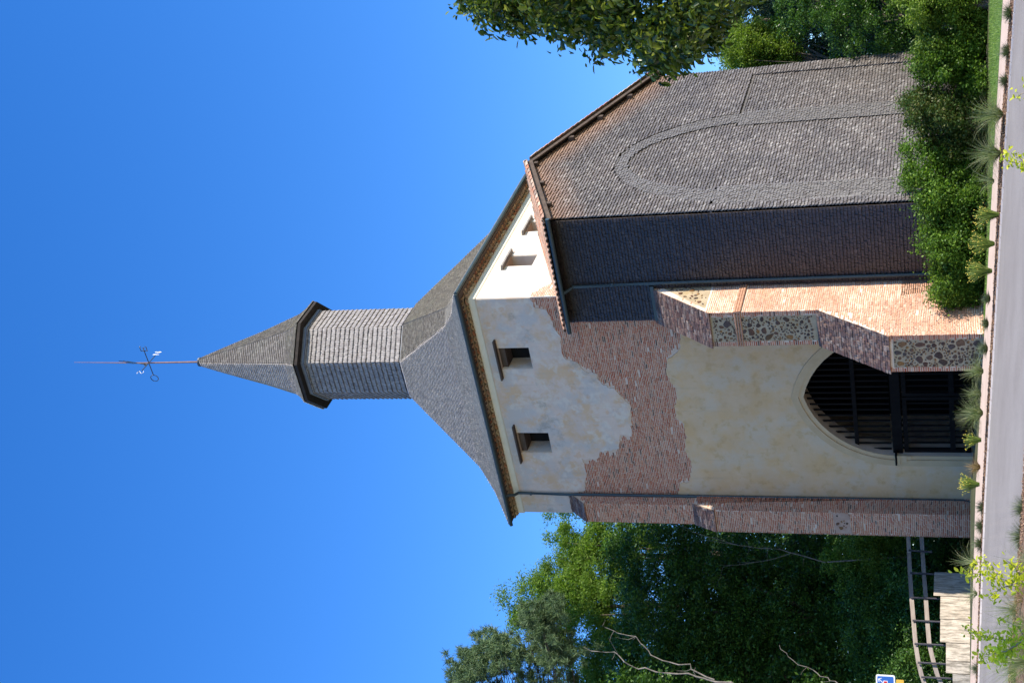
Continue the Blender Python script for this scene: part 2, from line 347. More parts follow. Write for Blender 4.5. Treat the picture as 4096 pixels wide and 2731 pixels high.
# canal tile: x across, y along, z up (a half barrel with thickness)
def _canal(seg=6, th=0.12):
    V = []; Fc = []
    for yy, s in ((0., 1.0), (1., 0.82)):
        for r in (0.5, 0.5-th):
            for k in range(seg+1):
                t = math.pi*k/seg; V.append((-math.cos(t)*r*s, yy, math.sin(t)*r*s))
    m_ = seg+1
    for k in range(seg):
        Fc += [(k, k+2*m_, k+1+2*m_, k+1), (k+m_, k+1+m_, k+1+3*m_, k+3*m_), (k, k+1, k+1+m_, k+m_), (k+2*m_, k+3*m_, k+1+3*m_, k+1+2*m_)]
    Fc += [(0, m_, 3*m_, 2*m_), (seg, seg+2*m_, seg+3*m_, seg+m_)]
    return np.array(V), Fc
CANV, CANF = _canal()
# four lumpy stones, z = outwards
def _stone(seed):
    r = np.random.default_rng(seed); V = []; k = 9
    for j, (rad_, z) in enumerate(((0.5, 0.0), (0.46, 0.7), (0.25, 1.0))):
        for i in range(k):
            t = 2*math.pi*i/k
            if j == 0: jit = r.uniform(0.72, 1.15); r0 = getattr(_stone, 'j', {}); r0[i] = jit; _stone.j = r0
            q = rad_*_stone.j[i]; V.append((math.cos(t)*q, math.sin(t)*q, z))
    Fc = [(j*k+i, j*k+(i+1) % k, (j+1)*k+(i+1) % k, (j+1)*k+i) for j in range(2) for i in range(k)]+[tuple(2*k+i for i in range(k))]
    return np.array(V), Fc
STONES = [_stone(s) for s in range(4)]
SHAPES = {'box': (BOXV, BOXF.tolist()), 'point': (PNTV, PNTF), 'canal': (CANV, CANF)}
for i, s_ in enumerate(STONES): SHAPES['stone%d' % i] = s_
_mesh_cache = {}
class Pieces:
    """alike pieces: the ones that show largest become objects of their own, the rest one joined mesh"""
    def __init__(s): s.T = []
    def add(s, shape, o, ax, ay, az):   # origin and the three scaled axes
        s.T.append((shape, np.array(o, float), np.array(ax, float), np.array(ay, float), np.array(az, float)))
    def emit(s, name, material, parent, nparts, stuff=None, size_axes=(0, 1), face=2, zmin=-99, scaletris=None):
        if not s.T: return
        sc = []
        for sh, o, ax, ay, az in s.T:
            A = (ax, ay, az); n = A[face]/np.linalg.norm(A[face]); c = o+ay*0.5
            v = CAM-c; d = np.linalg.norm(v); f = (n@v)/d
            q = max(f, 0.0)*np.linalg.norm(A[size_axes[0]])*np.linalg.norm(A[size_axes[1]])/d/d
            sc.append(q if o[2] > zmin else -1)
        order = np.argsort(-np.array(sc)); take = set(order[:nparts].tolist())
        for i in order[:nparts]:
            sh, o, ax, ay, az = s.T[i]; key = (sh, material.name)
            if key not in _mesh_cache:
                V, Fc = SHAPES[sh]; me = base_mesh(name, [tuple(v) for v in V], Fc); me.materials.append(material); _mesh_cache[key] = me
            ob = bpy.data.objects.new(name, _mesh_cache[key])
            M4 = Matrix([[ax[k], ay[k], az[k], o[k]] for k in range(3)]+[[0, 0, 0, 1]])
            if parent is not None and parent.name in BASE: M4 = Matrix.Translation(-Vector(BASE[parent.name])) @ M4
            ob.matrix_basis = M4; link(ob, parent)
        rest = [s.T[i] for i in range(len(s.T)) if i not in take]
        if not rest: return
        VV = []; FFc = []; RV = []; n = 0
        off = np.array(BASE.get(parent.name, (0, 0, 0))) if parent is not None else 0
        for sh, o, ax, ay, az in rest:
            V, Fc = SHAPES[sh]; W_ = o+V[:, :1]*ax+V[:, 1:2]*ay+V[:, 2:3]*az-off
            VV.append(W_); FFc += [tuple(i+n for i in f) for f in Fc]; RV += [random.random()]*len(V); n += len(V)
        me = bpy.data.meshes.new(stuff or name); me.from_pydata(np.concatenate(VV).tolist(), [], FFc); me.update()
        a = me.attributes.new('rnd', 'FLOAT', 'POINT'); a.data.foreach_set('value', np.array(RV, dtype=np.float32))
        me.materials.append(material)
        kind(link(bpy.data.objects.new(stuff or name, me), parent), 'stuff')
BASE = {}

# ================================================================== GROUND
ka = lambda Y, pts: float(np.interp(Y, [p[0] for p in pts], [p[1] for p in pts])) if pts[0][0] <= Y <= pts[-1][0] else \
    (pts[0][1]+(Y-pts[0][0])*(pts[1][1]-pts[0][1])/(pts[1][0]-pts[0][0]) if Y < pts[0][0] else pts[-1][1]+(Y-pts[-1][0])*(pts[-1][1]-pts[-2][1])/(pts[-1][0]-pts[-2][0]))
KERB = [(0, 4062), (600, 4022), (1200, 3988), (1982, 3943), (2270, 3931), (2731, 3916)]
MULCH = [(0, 4043), (600, 4000), (1200, 3974), (1982, 3930), (2270, 3922), (2731, 3906)]
PATHB = [(0, 4013), (600, 3978), (1200, 3946), (1982, 3903), (2400, 3892), (2731, 3882)]
NEAR = [(0, 4215), (1000, 4150), (2001, 4093), (2731, 4040)]
COLS = np.linspace(-2200, 4600, 137)
dk = lambda Y: 37.6+Y/2731*1.6
def row(pts, dfun, dz=0.0): return [atd(ka(Y, pts), Y, dfun(Y))+np.array([0, 0, dz]) for Y in COLS]
R_near2 = row(NEAR, lambda Y: 28.5, 0); R_near = row(NEAR, lambda Y: 28.7, 0)
R_kerb = row(KERB, dk); R_kerb2 = row(KERB, lambda Y: dk(Y)+0.14, 0.0)
R_mul = row(MULCH, lambda Y: dk(Y)+1.0); R_path = row(PATHB, lambda Y: dk(Y)+3.1)
def flat(Y, d, z):
    r = ray(3950, Y); h = math.hypot(r[0], r[1]); return np.array([CAM[0]+r[0]/h*d, CAM[1]+r[1]/h*d, z])
zfar = lambda Y: float(np.interp(Y, (-2200, 0, 1300, 2000, 2731, 4600), (-1.1, -0.85, -0.42, -0.02, 0.1, 0.25)))
R_base = [flat(Y, 44.5, min(zfar(Y), 9)) for Y in COLS]
def sheet(rows, name, material, parent=None, dz=0.0, c0=0, c1=None):
    c1 = c1 or len(COLS); V = [p+np.array([0, 0, dz]) for r in rows for p in r[c0:c1]]; w = c1-c0
    Fc = [(i*w+j, i*w+j+1, (i+1)*w+j+1, (i+1)*w+j) for i in range(len(rows)-1) for j in range(w-1)]
    return mk(name, V, Fc, material, parent)
low = [r-np.array([0, 0, 0.12]) for r in R_near]
# one large ground sheet, everything else lies on it
G_rows = [[flat(Y, 0.5, -1.98) for Y in COLS], [flat(Y, 12, -1.9) for Y in COLS], [p+np.array([0, 0, -0.12]) for p in R_near2],
          [p+np.array([0, 0, -0.10]) for p in R_kerb], [p+np.array([0, 0, -0.03]) for p in R_mul], [p+np.array([0, 0, -0.03]) for p in R_path],
          R_base, [flat(Y, 60, zfar(Y)-0.1) for Y in COLS], [flat(Y, 120, zfar(Y)) for Y in COLS], [flat(Y, 600, 2.0) for Y in COLS]]
kind(sheet(G_rows, 'ground', M_soil), 'structure')
kind(mk('lower_ground', [(-600, -500, -2.6), (600, -500, -2.6), (600, 600, -2.6), (-600, 600, -2.6)], [(0, 1, 2, 3)], M_soil), 'structure')
M_bounce = F('bounce_gravel', [(0.3, (0.44, 0.36, 0.27)), (0.7, (0.54, 0.45, 0.34))], 1.5, b2=0.5)  # unseen pale ground, added to bounce warm light onto the church front
kind(sheet([[flat(Y, 1, -1.86) for Y in COLS], [flat(Y, 20.9, R_near[i][2]-0.43) for i, Y in enumerate(COLS)]], 'bounce_sheet', M_bounce), 'structure')
kind(mk('rear_bounce_sheet', [(-60, -140, -2.3), (110, -140, -2.3), (110, -40, -2.1), (-60, -40, -2.1)], [(0, 1, 2, 3)], M_bounce), 'structure')  # second unseen sheet behind the camera, added for the same bounce
kind(sheet([R_near, R_kerb], 'road', M_asphalt, dz=0.0), 'structure')
kind(sheet([R_mul, R_path], 'footpath', M_path, dz=0.01), 'structure')
Kt = [p+np.array([0, 0, 0.03]) for p in R_kerb2]
kind(sheet([Kt, [p+np.array([0, 0, 0.012]) for p in R_mul]], 'mulch_bed', M_mulch), 'structure')
near_bed_rows = [[p+np.array([0, 0, 0.02]) for p in R_near2], [flat(Y, 26.5, R_near[i][2]-0.0) for i, Y in enumerate(COLS)],
                 [flat(Y, 21, R_near[i][2]-0.45) for i, Y in enumerate(COLS)]]
kind(sheet(near_bed_rows, 'near_mulch_bed', M_mulch), 'structure')
# kerb stones: one line of real steps, cut into stones
kp = Pieces(); npc = Pieces()
for R, P_ in ((R_kerb, kp), (R_near2, npc)):
    for i in range(20, len(COLS)-20):
        a, b = R[i], R[i+1]; d = b-a; L_ = np.linalg.norm(d); n_ = max(1, int(round(L_/1.0)))
        for k in range(n_):
            c = a+d*((k+.5)/n_); u = d/L_; w = np.cross((0, 0, 1.), u); w = w/np.linalg.norm(w)
            P_.add('box', c-np.array([0, 0, 0.12]), u*(L_/n_-0.012), w*0.13, np.array([0, 0, 0.155]))
kb = tag(empty('kerb'), 'pinkish stone kerb along the far side of the grey road', 'kerb'); kp.emit('kerb_stone', M_kerb, kb, 60, 'kerb_run')
kb2 = tag(empty('kerb'), 'pinkish stone kerb along the near side of the grey road, before the bark bed', 'kerb'); npc.emit('kerb_stone', M_kerb, kb2, 50, 'kerb_run')
# lawn
LC0 = [i for i, Y in enumerate(COLS) if Y < 1400]
lb = row([(0, 3960), (600, 3953), (1200, 3938)], lambda Y: dk(Y)+6.0)
kind(sheet([[p+np.array([0, 0, 0.012]) for p in R_path], lb, [flat(Y, 47, lb[i][2]+0.02) for i, Y in enumerate(COLS)]], 'lawn', M_lawn, c0=0, c1=len(LC0)), 'structure')

# ================================================================== CHURCH
CH = empty('church'); tag(CH, 'old brick and plaster church with shingled spire and shingle clad gable', 'church')
XL, XR, YB = -9.5, 0.0, 8.8      # tower plan
ZW = 16.66
ARC = dict(cx=-4.24, hw=2.46, spring=2.27, rise=3.07)
def arch_curve(hw, rise, spring, z0, cx, n=10, top=None):
    c = (rise*rise-hw*hw)/(2*hw); R = hw+c; P = [(cx-hw, z0)]
    a1 = math.atan2(rise, -c) if c > 0 else math.pi/2
    for k in range(n+1):
        t = math.pi-(math.pi-a1)*k/n; P.append((cx+c+R*math.cos(t), spring+R*math.sin(t)))
    P += [(2*cx-x, z) for x, z in P[-2::-1]]
    return P
a_in = arch_curve(ARC['hw'], ARC['rise'], ARC['spring'], -0.6, ARC['cx'])
a_mid = arch_curve(ARC['hw']+0.16, ARC['rise']+0.17, ARC['spring'], -0.6, ARC['cx'])
a_out = arch_curve(ARC['hw']+0.40, ARC['rise']+0.41, ARC['spring'], -0.6, ARC['cx'])
WIN = [(-2.93, -2.03, 14.80, 15.98), (-6.67, -5.75, 14.75, 15.98)]
whole = lambda w: [(w[0], w[2]), (w[1], w[2]), (w[1], w[3]), (w[0], w[3])]
prism(FF, [(XL, -1.2), (XR, -1.2), (XR, ZW), (XL, ZW)], [a_in[1:-1]+[] if False else [(a_in[0][0], -0.9)]+a_in[1:-1]+[(a_in[-1][0], -0.9)]]+[whole(w) for w in WIN], -0.75, 0.0, 'front_wall', M_mortar, CH)
WR = [(2.31, 3.13, 14.9, 15.92), (5.02, 5.85, 14.9, 15.86)]
prism(FR, [(0.75, -1.2), (YB, -1.2), (YB, ZW), (0.75, ZW)], [whole(w) for w in WR], -0.75, 0.0, 'right_wall', M_mortar, CH)
b = MB(); b.box(XL, XL+0.7, 0.75, YB, -1.2, ZW); b.box(XL+.7, -0.75, YB-0.7, YB, -1.2, ZW); b.build('rear_wall', M_mortar, CH)
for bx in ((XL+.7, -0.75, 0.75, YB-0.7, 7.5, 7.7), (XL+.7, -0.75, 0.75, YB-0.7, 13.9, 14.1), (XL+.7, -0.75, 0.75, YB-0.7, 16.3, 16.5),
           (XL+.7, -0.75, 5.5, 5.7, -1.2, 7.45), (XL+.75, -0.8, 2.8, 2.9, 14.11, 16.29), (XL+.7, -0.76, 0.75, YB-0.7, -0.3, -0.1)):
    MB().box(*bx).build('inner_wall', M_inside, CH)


def jitter(pts, amp=0.035, step=0.09, seed=1):
    r = random.Random(seed); out = []
    for i in range(len(pts)-1):
        a, b_ = pts[i], pts[i+1]; L_ = math.hypot(b_[0]-a[0], b_[1]-a[1]); n = max(1, int(L_/step))
        for k in range(n):
            t = k/n; j = amp if (i+k) > 0 else 0
            out.append((a[0]+(b_[0]-a[0])*t+r.uniform(-j, j), a[1]+(b_[1]-a[1])*t+r.uniform(-j, j)))
    out.append(pts[-1]); return out
UP = [(0.0, 14.36), (-0.42, 14.25), (-0.54, 13.82), (-0.90, 13.76), (-1.22, 13.70), (-1.51, 13.55), (-2.17, 13.60), (-2.60, 13.50), (-2.70, 13.11),
      (-3.10, 12.86), (-3.2, 12.47), (-3.60, 12.40), (-3.83, 11.94), (-4.14, 11.73), (-4.52, 11.46), (-5.13, 11.50), (-5.90, 11.61), (-5.83, 12.05),
      (-6.46, 12.18), (-6.62, 12.90), (-6.94, 13.06), (-6.95, 13.60), (-7.60, 13.61), (-8.43, 13.78), (-8.6, 14.45), (XL, 14.5)]
upb = jitter(UP, 0.04, 0.1, 3)
prism(FF, [(XL, ZW), (XR, ZW)][::-1]+[] + [] if False else upb+[(XL, ZW-0.25), (XR, ZW-0.25)], [whole(w) for w in WIN], 0.002, 0.022, 'upper_plaster', M_plaster, CH)
LO = [(0.0, 9.0), (-1.43, 9.2), (-1.83, 9.27), (-2.12, 9.33), (-2.41, 9.57), (-2.61, 9.83), (-2.88, 9.94), (-3.29, 9.94), (-3.57, 9.83), (-3.81, 9.70),
      (-4.20, 9.69), (-4.57, 9.83), (-5.07, 9.87), (-5.35, 9.62), (-5.94, 9.60), (-6.5, 9.72), (-7.1, 9.55), (-7.65, 9.64), (-7.95, 9.75), (-8.02, 10.08), (-8.45, 10.21), (-8.7, 10.2)]
lob = jitter(LO, 0.035, 0.1, 5)
prism(FF, [(0.0, -1.0)]+lob+[(-8.7, -1.0), (a_out[0][0], -1.0)]+a_out[1:-1]+[(a_out[-1][0], -1.0)], [], 0.002, 0.026, 'lower_plaster', M_ochre, CH)
# arch surround: outer flat ring and an inner ring set back
prism(FF, [(a_out[0][0], -1.0)]+a_out[1:-1]+[(a_out[-1][0], -1.0), (a_mid[-1][0], -1.0)]+a_mid[1:-1][::-1]+[(a_mid[0][0], -1.0)], [], 0.002, 0.06, 'arch_surround', M_arch, CH)
a_in2 = arch_curve(ARC['hw']-0.003, ARC['rise']-0.003, ARC['spring'], -0.6, ARC['cx'])
prism(FF, [(a_mid[0][0], -1.0)]+a_mid[1:-1]+[(a_mid[-1][0], -1.0), (a_in2[-1][0], -1.0)]+a_in2[1:-1][::-1]+[(a_in2[0][0], -1.0)], [], 0.002, 0.02, 'arch_inner_ring', M_arch, CH)
b = MB(); b.box(-6.9, -6.62, -0.13, -0.02, 2.05, 2.26); b.box(-6.98, -6.60, -0.16, -0.02, 2.26, 2.36); b.box(-6.82, -6.66, -0.09, -0.02, 1.9, 2.05)
b.build('impost_corbel', M_arch, CH)
MB().box(-6.99, -6.55, -0.18, 0.5, 2.37, 2.43).build('impost_slab', M_gate, CH)

# bricks --------------------------------------------------------------
def wavy(a): return 0.012*math.sin(a*1.7)+0.008*math.sin(a*4.1+1)
def bricks(P, fr, a0, a1, b0, b1, ok, pitch=0.0645, joint=0.021, lens=(0.13, 0.29), depth=0.009, wob=1.0):
    k = 0; z = b0
    while z < b1:
        a = a0-random.uniform(0, 0.15)
        while a < a1:
            l = random.uniform(*lens); c = a+l/2; aa, bb = max(a, a0), min(a+l, a1)
            if bb-aa > 0.04 and random.random() > 0.012:
                zc = z+wavy((aa+bb)/2)*wob
                if ok((aa+bb)/2, zc+0.02) and ok(aa, zc) and ok(bb, zc):
                    h = (pitch-joint)*random.uniform(0.82, 1.12)
                    q = random.uniform(-0.012, 0.012); d = depth*random.uniform(0.4, 1.3)
                    ex = fr.ex+q*fr.ez; ez = fr.ez-q*fr.ex
                    P.add('box', fr.p((aa+bb)/2, zc+random.uniform(-.003, .003), 0), ex*(bb-aa), ez*h, fr.n*d)
            a += l+joint*random.uniform(.7, 1.3)
        z += pitch*random.uniform(0.97, 1.03)
def yat(poly, x):
    for (x0, y0), (x1, y1) in zip(poly[:-1], poly[1:]):
        if min(x0, x1) <= x <= max(x0, x1) and x0 != x1: return y0+(y1-y0)*(x-x0)/(x1-x0)
    return poly[0][1]
BP = Pieces(); BPALE = Pieces()
bricks(BP, FF, -8.62, -0.02, 9.1, 14.4, lambda a, z: yat(LO, a)-0.05 < z < yat(UP, a)+0.03)
# brick patch on the sunlit right face of the tower
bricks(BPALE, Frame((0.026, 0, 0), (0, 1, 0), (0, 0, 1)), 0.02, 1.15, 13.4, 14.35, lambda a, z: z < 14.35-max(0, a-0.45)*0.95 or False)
prism(FR, [(0, 13.2)]+jitter([(YB, 13.2), (YB, ZW-0.25)], 0, 3)+[(0, ZW-0.25)], [whole(w) for w in WR], 0.002, 0.026, 'right_plaster', M_plaster_right, CH)
# bands and cornice
for fr, w0, w1 in ((FF, XL-0.03, XR+0.03), (FR, -0.05, YB)):
    b = MB()
    for c0, c1, z0, z1 in ((0.0, 0.055, ZW-0.25, ZW-0.04), (0.0, 0.045, ZW-0.27, ZW-0.255), (0, 0.07, ZW-0.038, ZW-0.02)):
        if fr is FR: c0 += 0.001; w0_ = w0 if c1 > .05 else 0
        V = [fr.p(a, z, c) for z in (z0, z1) for a, c in ((w0, c0), (w1, c0), (w1, c1+(.002 if fr is FR else 0)), (w0, c1+(.002 if fr is FR else 0)))]
        b.hull8(V)
    b.build('plaster_band', M_band, CH)
CP = Pieces()
for fr, w0, w1 in ((FF, XL-0.1, XR+0.1), (FR, -0.1, YB)):
    for r_, (z, out) in enumerate(((ZW-0.02, 0.16), (ZW+0.10, 0.32))):
        n = int((w1-w0)/0.25)
        for i in range(n):
            a = w0+(i+.5+(0.5 if r_ else 0))*(w1-w0)/n
            if a > w1: continue
            CP.add('canal', fr.p(a, z, out*random.uniform(.93, 1.05)), fr.ex*0.235, -fr.n*out*0.98, fr.ez*0.19)
    b = MB(); V = [fr.p(a, z, c) for z in (ZW-0.018, ZW+0.09) for a, c in ((w0, -0.1), (w1, -0.1), (w1, 0.03), (w0, 0.03))]; b.hull8(V)
    V = [fr.p(a, z, c) for z in (ZW+0.095, ZW+0.21) for a, c in ((w0-.1, -0.1), (w1, -0.1), (w1, 0.18), (w0-.1, 0.18))]; b.hull8(V)
    b.build('cornice_bed', M_rubblebed, CH)
CP.emit('cornice_tile', M_cornice, CH, 290, 'cornice_run', (0, 2), 2)
# windows
for (x0, x1, z0, z1) in WIN:
    w = empty('window'); w.parent = CH
    b = MB(); b.box(x0-0.38, x1+0.37, -0.22, 0.3, z1+0.005, z1+0.065); b.build('lintel_shelf', M_lintel, w)
    b = MB(); b.box(x0+0.01, x1-0.01, 0.10, 0.74, z1-0.22, z1+0.003); b.build('lintel_beam', M_lintel, w)
    b = MB(); b.box(x0-0.0, x1+0.01, -0.028, 0.3, z0-0.06, z0-0.001); b.build('sill', M_plaster, w)
    b = MB(); b.box(x0+0.002, x0+0.02, 0.0, 0.74, z0+0.002, z1-0.003); b.build('reveal', M_plaster, w)
    b = MB(); b.box(x0+0.03, x1-0.01, 0.70, 0.76, z0, z1-0.22); b.build('dark_backing', M_inside, w)  # near-black sheet: the darkness of the room behind put into its colour
for (y0, y1, z0, z1) in WR:
    w = empty('window'); w.parent = CH
    b = MB(); b.hull8([(0.0, y0-0.3, z1+0.02), (0.22, y0-0.28, z1), (0.18, y1+0.3, z1+0.02), (0.0, y1+0.3, z1+0.02),
                       (0.0, y0-0.3, z1+0.10), (0.22, y0-0.28, z1+0.07), (0.18, y1+0.3, z1+0.09), (0.0, y1+0.3, z1+0.10)]); b.build('lintel_stone', M_slate, w)
    b = MB(); b.box(-0.74, 0.0, y1-0.02, y1-0.002, z0+.002, z1-0.003); b.build('reveal', M_plaster_right, w)
    b = MB(); b.box(-0.76, -0.70, y0, y1-0.03, z0, z1); b.build('dark_backing', M_inside, w)  # near-black sheet standing in for the unlit room

# gate ----------------------------------------------------------------
GT = empty('gate'); GT.parent = CH
gy = 0.20
def ah(x):   # intrados height at x
    c = (ARC['rise']**2-ARC['hw']**2)/(2*ARC['hw']); R = ARC['hw']+c; q = abs(x-ARC['cx'])
    return ARC['spring']+math.sqrt(max(0, R*R-(q+c)**2)) if q < ARC['hw'] else ARC['spring']
x = ARC['cx']-ARC['hw']+0.1; i = 0
SL = Pieces()
while x < ARC['cx']+ARC['hw']-0.05:
    top = ah(x)+0.1
    SL.add('box', (x, gy+0.10, 2.55), (0.055, 0, 0), (0, 0.0, top-2.55), (0, -0.045, 0))
    SL.add('box', (x+0.02, gy+0.10, -0.05), (0.055, 0, 0), (0, 0.0, 2.3), (0, -0.045, 0))
    x += 0.2345
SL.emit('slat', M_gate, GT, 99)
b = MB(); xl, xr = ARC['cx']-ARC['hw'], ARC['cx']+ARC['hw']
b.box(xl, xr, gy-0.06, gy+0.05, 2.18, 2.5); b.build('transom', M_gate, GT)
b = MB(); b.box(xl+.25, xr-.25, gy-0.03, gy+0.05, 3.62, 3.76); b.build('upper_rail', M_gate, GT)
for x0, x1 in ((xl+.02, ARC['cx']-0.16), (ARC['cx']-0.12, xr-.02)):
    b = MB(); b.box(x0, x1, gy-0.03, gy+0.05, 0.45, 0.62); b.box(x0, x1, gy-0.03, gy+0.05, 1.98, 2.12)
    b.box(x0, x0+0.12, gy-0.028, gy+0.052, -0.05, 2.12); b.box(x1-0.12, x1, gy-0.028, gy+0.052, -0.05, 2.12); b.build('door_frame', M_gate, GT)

# left corner pier ------------------------------------------------------
b = MB()
X0, X1 = -9.5, -8.62
def stage(b, x0, x1, d, z0, z1, ztop_wall, xb=None, x0b=None):
    """pier stage projecting d in front of the wall, sloped head from z1 at the front to ztop_wall at the wall"""
    b.hull8([(x0, -d, z0), (x1, -d, z0), (x1, 0.05, z0), (x0, 0.05, z0), (x0, -d, z1), (x1, -d, z1), (x1, 0.05, ztop_wall), (x0, 0.05, ztop_wall)])
stage(b, -9.43, -8.56, 0.60, 8.0, 13.72, 14.45)
b.hull8([(-9.45, -0.93, -1.2), (-8.50, -0.93, -1.2), (-8.50, 0.05, -1.2), (-9.45, 0.05, -1.2), (-9.42, -0.93, 8.78), (-8.50, -0.93, 8.78), (-8.50, -0.55, 9.6), (-9.42, -0.55, 9.6)])
b.box(-9.8, -9.44, -0.55, 0.9, -1.2, 9.0)
b.build('corner_pier', M_mortar, CH)
P1 = Frame((0, -0.60, 0), (1, 0, 0), (0, 0, 1)); P2 = Frame((0, -0.93, 0), (1, 0, 0), (0, 0, 1))
bricks(BP, P1, -9.43, -8.56, 9.6, 13.70, lambda a, z: True); bricks(BP, P2, -9.44, -8.50, -0.4, 8.76, lambda a, z: True)
PP = Frame((0, -0.945, 0), (1, 0, 0), (0, 0, 1))
prism(PP, jitter([(-9.42, 4.0), (-8.52, 4.05), (-8.52, 4.62), (-9.42, 4.55), (-9.42, 4.0)], 0.03, 0.12, 4)[:-1], [], -0.01, 0.0, 'mortar_patch', M_mortar_patch, CH)
S1 = Frame((-8.56, 0, 0), (0, 1, 0), (0, 0, 1)); S2 = Frame((-8.50, 0, 0), (0, 1, 0), (0, 0, 1))
bricks(BP, S1, -0.60, -0.02, 9.6, 13.9, lambda a, z: z < 13.7+(a+.6)); bricks(BP, S2, -0.93, -0.06, -0.4, 9.5, lambda a, z: z < 8.8+(a+.93)*2)
bricks(BP, Frame((0, -0.55, 0), (1, 0, 0), (0, 0, 1)), -9.8, -9.46, -0.4, 8.9, lambda a, z: True)
WP = Pieces()
def weather(P, c0, c1, up, w0, w1, n, wid=(0.15, 0.3), th=0.03, tilt=0.16):
    """tiles laid in rows up a sloping pier head; c0->c1 the lower edge, up = vector to the upper edge"""
    c0, c1, up = map(lambda q: np.array(q, float), (c0, c1, up)); ex = c1-c0; Lx = np.linalg.norm(ex); ex /= Lx
    Lu = np.linalg.norm(up); eu = up/Lu; nn = np.cross(ex, eu); eu2 = eu*math.cos(tilt)-nn*math.sin(tilt); n2 = np.cross(ex, eu2)
    for k in range(n):
        a = 0.0
        while a < Lx-0.01:
            l = min(random.uniform(*wid), Lx-a); q = random.uniform(.7, 1.2)
            P.add('box', c0+ex*(a+l/2)+eu*(Lu*k/n)+nn*(0.02+0.01*q), ex*(l-0.012), eu2*(Lu/n*1.2), n2*th*q); a += l
weather(WP, (-9.44, -0.63, 13.68), (-8.54, -0.63, 13.68), (0, 0.65, 0.75), 0, 0, 12)
weather(WP, (-9.46, -0.96, 8.74), (-8.48, -0.96, 8.74), (0, 0.38, 0.84), 0, 0, 12)

# right buttress --------------------------------------------------------
BX0, BX1 = -0.88, 0.37
b = MB()
b.hull8([(BX0, -2.0, 1.9), (BX1, -2.0, 1.9), (BX1, -0.3, 1.9), (BX0, -0.3, 1.9), (BX0, -2.0, 7.78), (BX1, -2.0, 7.78), (BX1, -0.3, 9.92), (BX0, -0.3, 9.92)])
B1_ = BX1-0.004
b.build('buttress_upper_stage', M_mortar_pink, CH); b = MB()
b.hull8([(BX0-.02, -3.6, -1.5), (B1_, -3.6, -1.5), (B1_, -0.3, -1.5), (BX0-.02, -0.3, -1.5), (BX0-.02, -3.6, 2.2), (B1_, -3.6, 2.2), (B1_, -1.98, 4.38), (BX0-.02, -1.98, 4.38)])
b.build('buttress_lower_stage', M_mortar_pink, CH)
BS = Frame((BX1, 0, 0), (0, 1, 0), (0, 0, 1))
def side_ok(a, z):
    if z > 6.75: return a > -2.0 and z < 7.83
    if z > 4.36: return a > -2.0
    return a > -2.0 or z < 2.2+(a+3.6)*1.345
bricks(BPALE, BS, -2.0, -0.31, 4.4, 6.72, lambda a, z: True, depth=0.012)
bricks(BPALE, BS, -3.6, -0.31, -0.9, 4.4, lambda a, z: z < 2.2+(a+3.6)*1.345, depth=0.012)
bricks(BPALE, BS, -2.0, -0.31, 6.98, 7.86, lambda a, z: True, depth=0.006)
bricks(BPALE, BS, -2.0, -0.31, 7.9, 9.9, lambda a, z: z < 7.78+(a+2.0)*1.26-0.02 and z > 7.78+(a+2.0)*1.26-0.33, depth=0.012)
# three roll mouldings round the side
rm = MB()
for k, z in enumerate((6.78, 6.86, 6.94)):
    rm.tube([(BX1+0.03-0.008*k, -2.06, z), (BX1+0.03-0.008*k, -0.3, z)], 0.042, 8)
    rm.tube([(BX0, -2.03, z), (BX1+0.03, -2.03, z)], 0.03, 6)
rm.build('roll_moulding', M_brick_pale, CH)
# rubble panels and quoins
SP = Pieces()
def rubble(fr, a0, a1, b0, b1, ok, n, seed):
    r = random.Random(seed); got = []
    for _ in range(n*60):
        if len(got) >= n: break
        s = r.choice((0.05, 0.07, 0.10, 0.13, 0.17, 0.22, 0.27)); a, z = r.uniform(a0+s/2, a1-s/2), r.uniform(b0+s/2, b1-s/2)
        if ok(a, z) and all(math.hypot(a-g[0], z-g[1]) > (s+g[2])*0.50 for g in got):
            got.append((a, z, s)); t = r.uniform(0, 3.14); q = r.uniform(0.6, 1.0)
            u = fr.ex*math.cos(t)+fr.ez*math.sin(t); v = -fr.ex*math.sin(t)+fr.ez*math.cos(t)
            SP.add('stone%d' % r.randrange(4), fr.p(a, z, -0.004), u*s*1.1, v*s*q*1.05, fr.n*r.uniform(0.018, 0.035))
U1 = Frame((0, -2.0, 0), (1, 0, 0), (0, 0, 1)); U2 = Frame((0, -3.6, 0), (1, 0, 0), (0, 0, 1))
MB().box(BX0+0.15, BX1-0.16, -2.006, -1.9, 4.40, 7.74).build('rubble_panel', M_rubblebed, CH); MB().box(BX0+0.13, BX1-0.15, -3.606, -3.5, -1.4, 2.05).build('rubble_panel', M_rubblebed, CH)
U1b = Frame((0, -2.006, 0), (1, 0, 0), (0, 0, 1)); U2b = Frame((0, -3.606, 0), (1, 0, 0), (0, 0, 1))
rubble(U1b, BX0+0.16, BX1-0.18, 4.52, 7.68, lambda a, z: True, 210, 1)
rubble(U2b, BX0+0.14, BX1-0.16, -0.6, 2.05, lambda a, z: True, 190, 2)
prism(Frame((BX1, 0, 0), (0, 1, 0), (0, 0, 1)), [(-2.0+0.28, 7.92), (-0.31, 7.92), (-0.31, 9.55)], [], -0.05, 0.008, 'rubble_panel', M_rubblebed, CH)
rubble(Frame((BX1+.008, 0, 0), (0, 1, 0), (0, 0, 1)), -1.7, -0.33, 7.93, 9.4, lambda a, z: z < 7.92+(a+1.72)*1.15-0.12, 26, 3)
rubble(PP, -9.40, -8.54, 4.05, 4.55, lambda a, z: True, 9, 8)
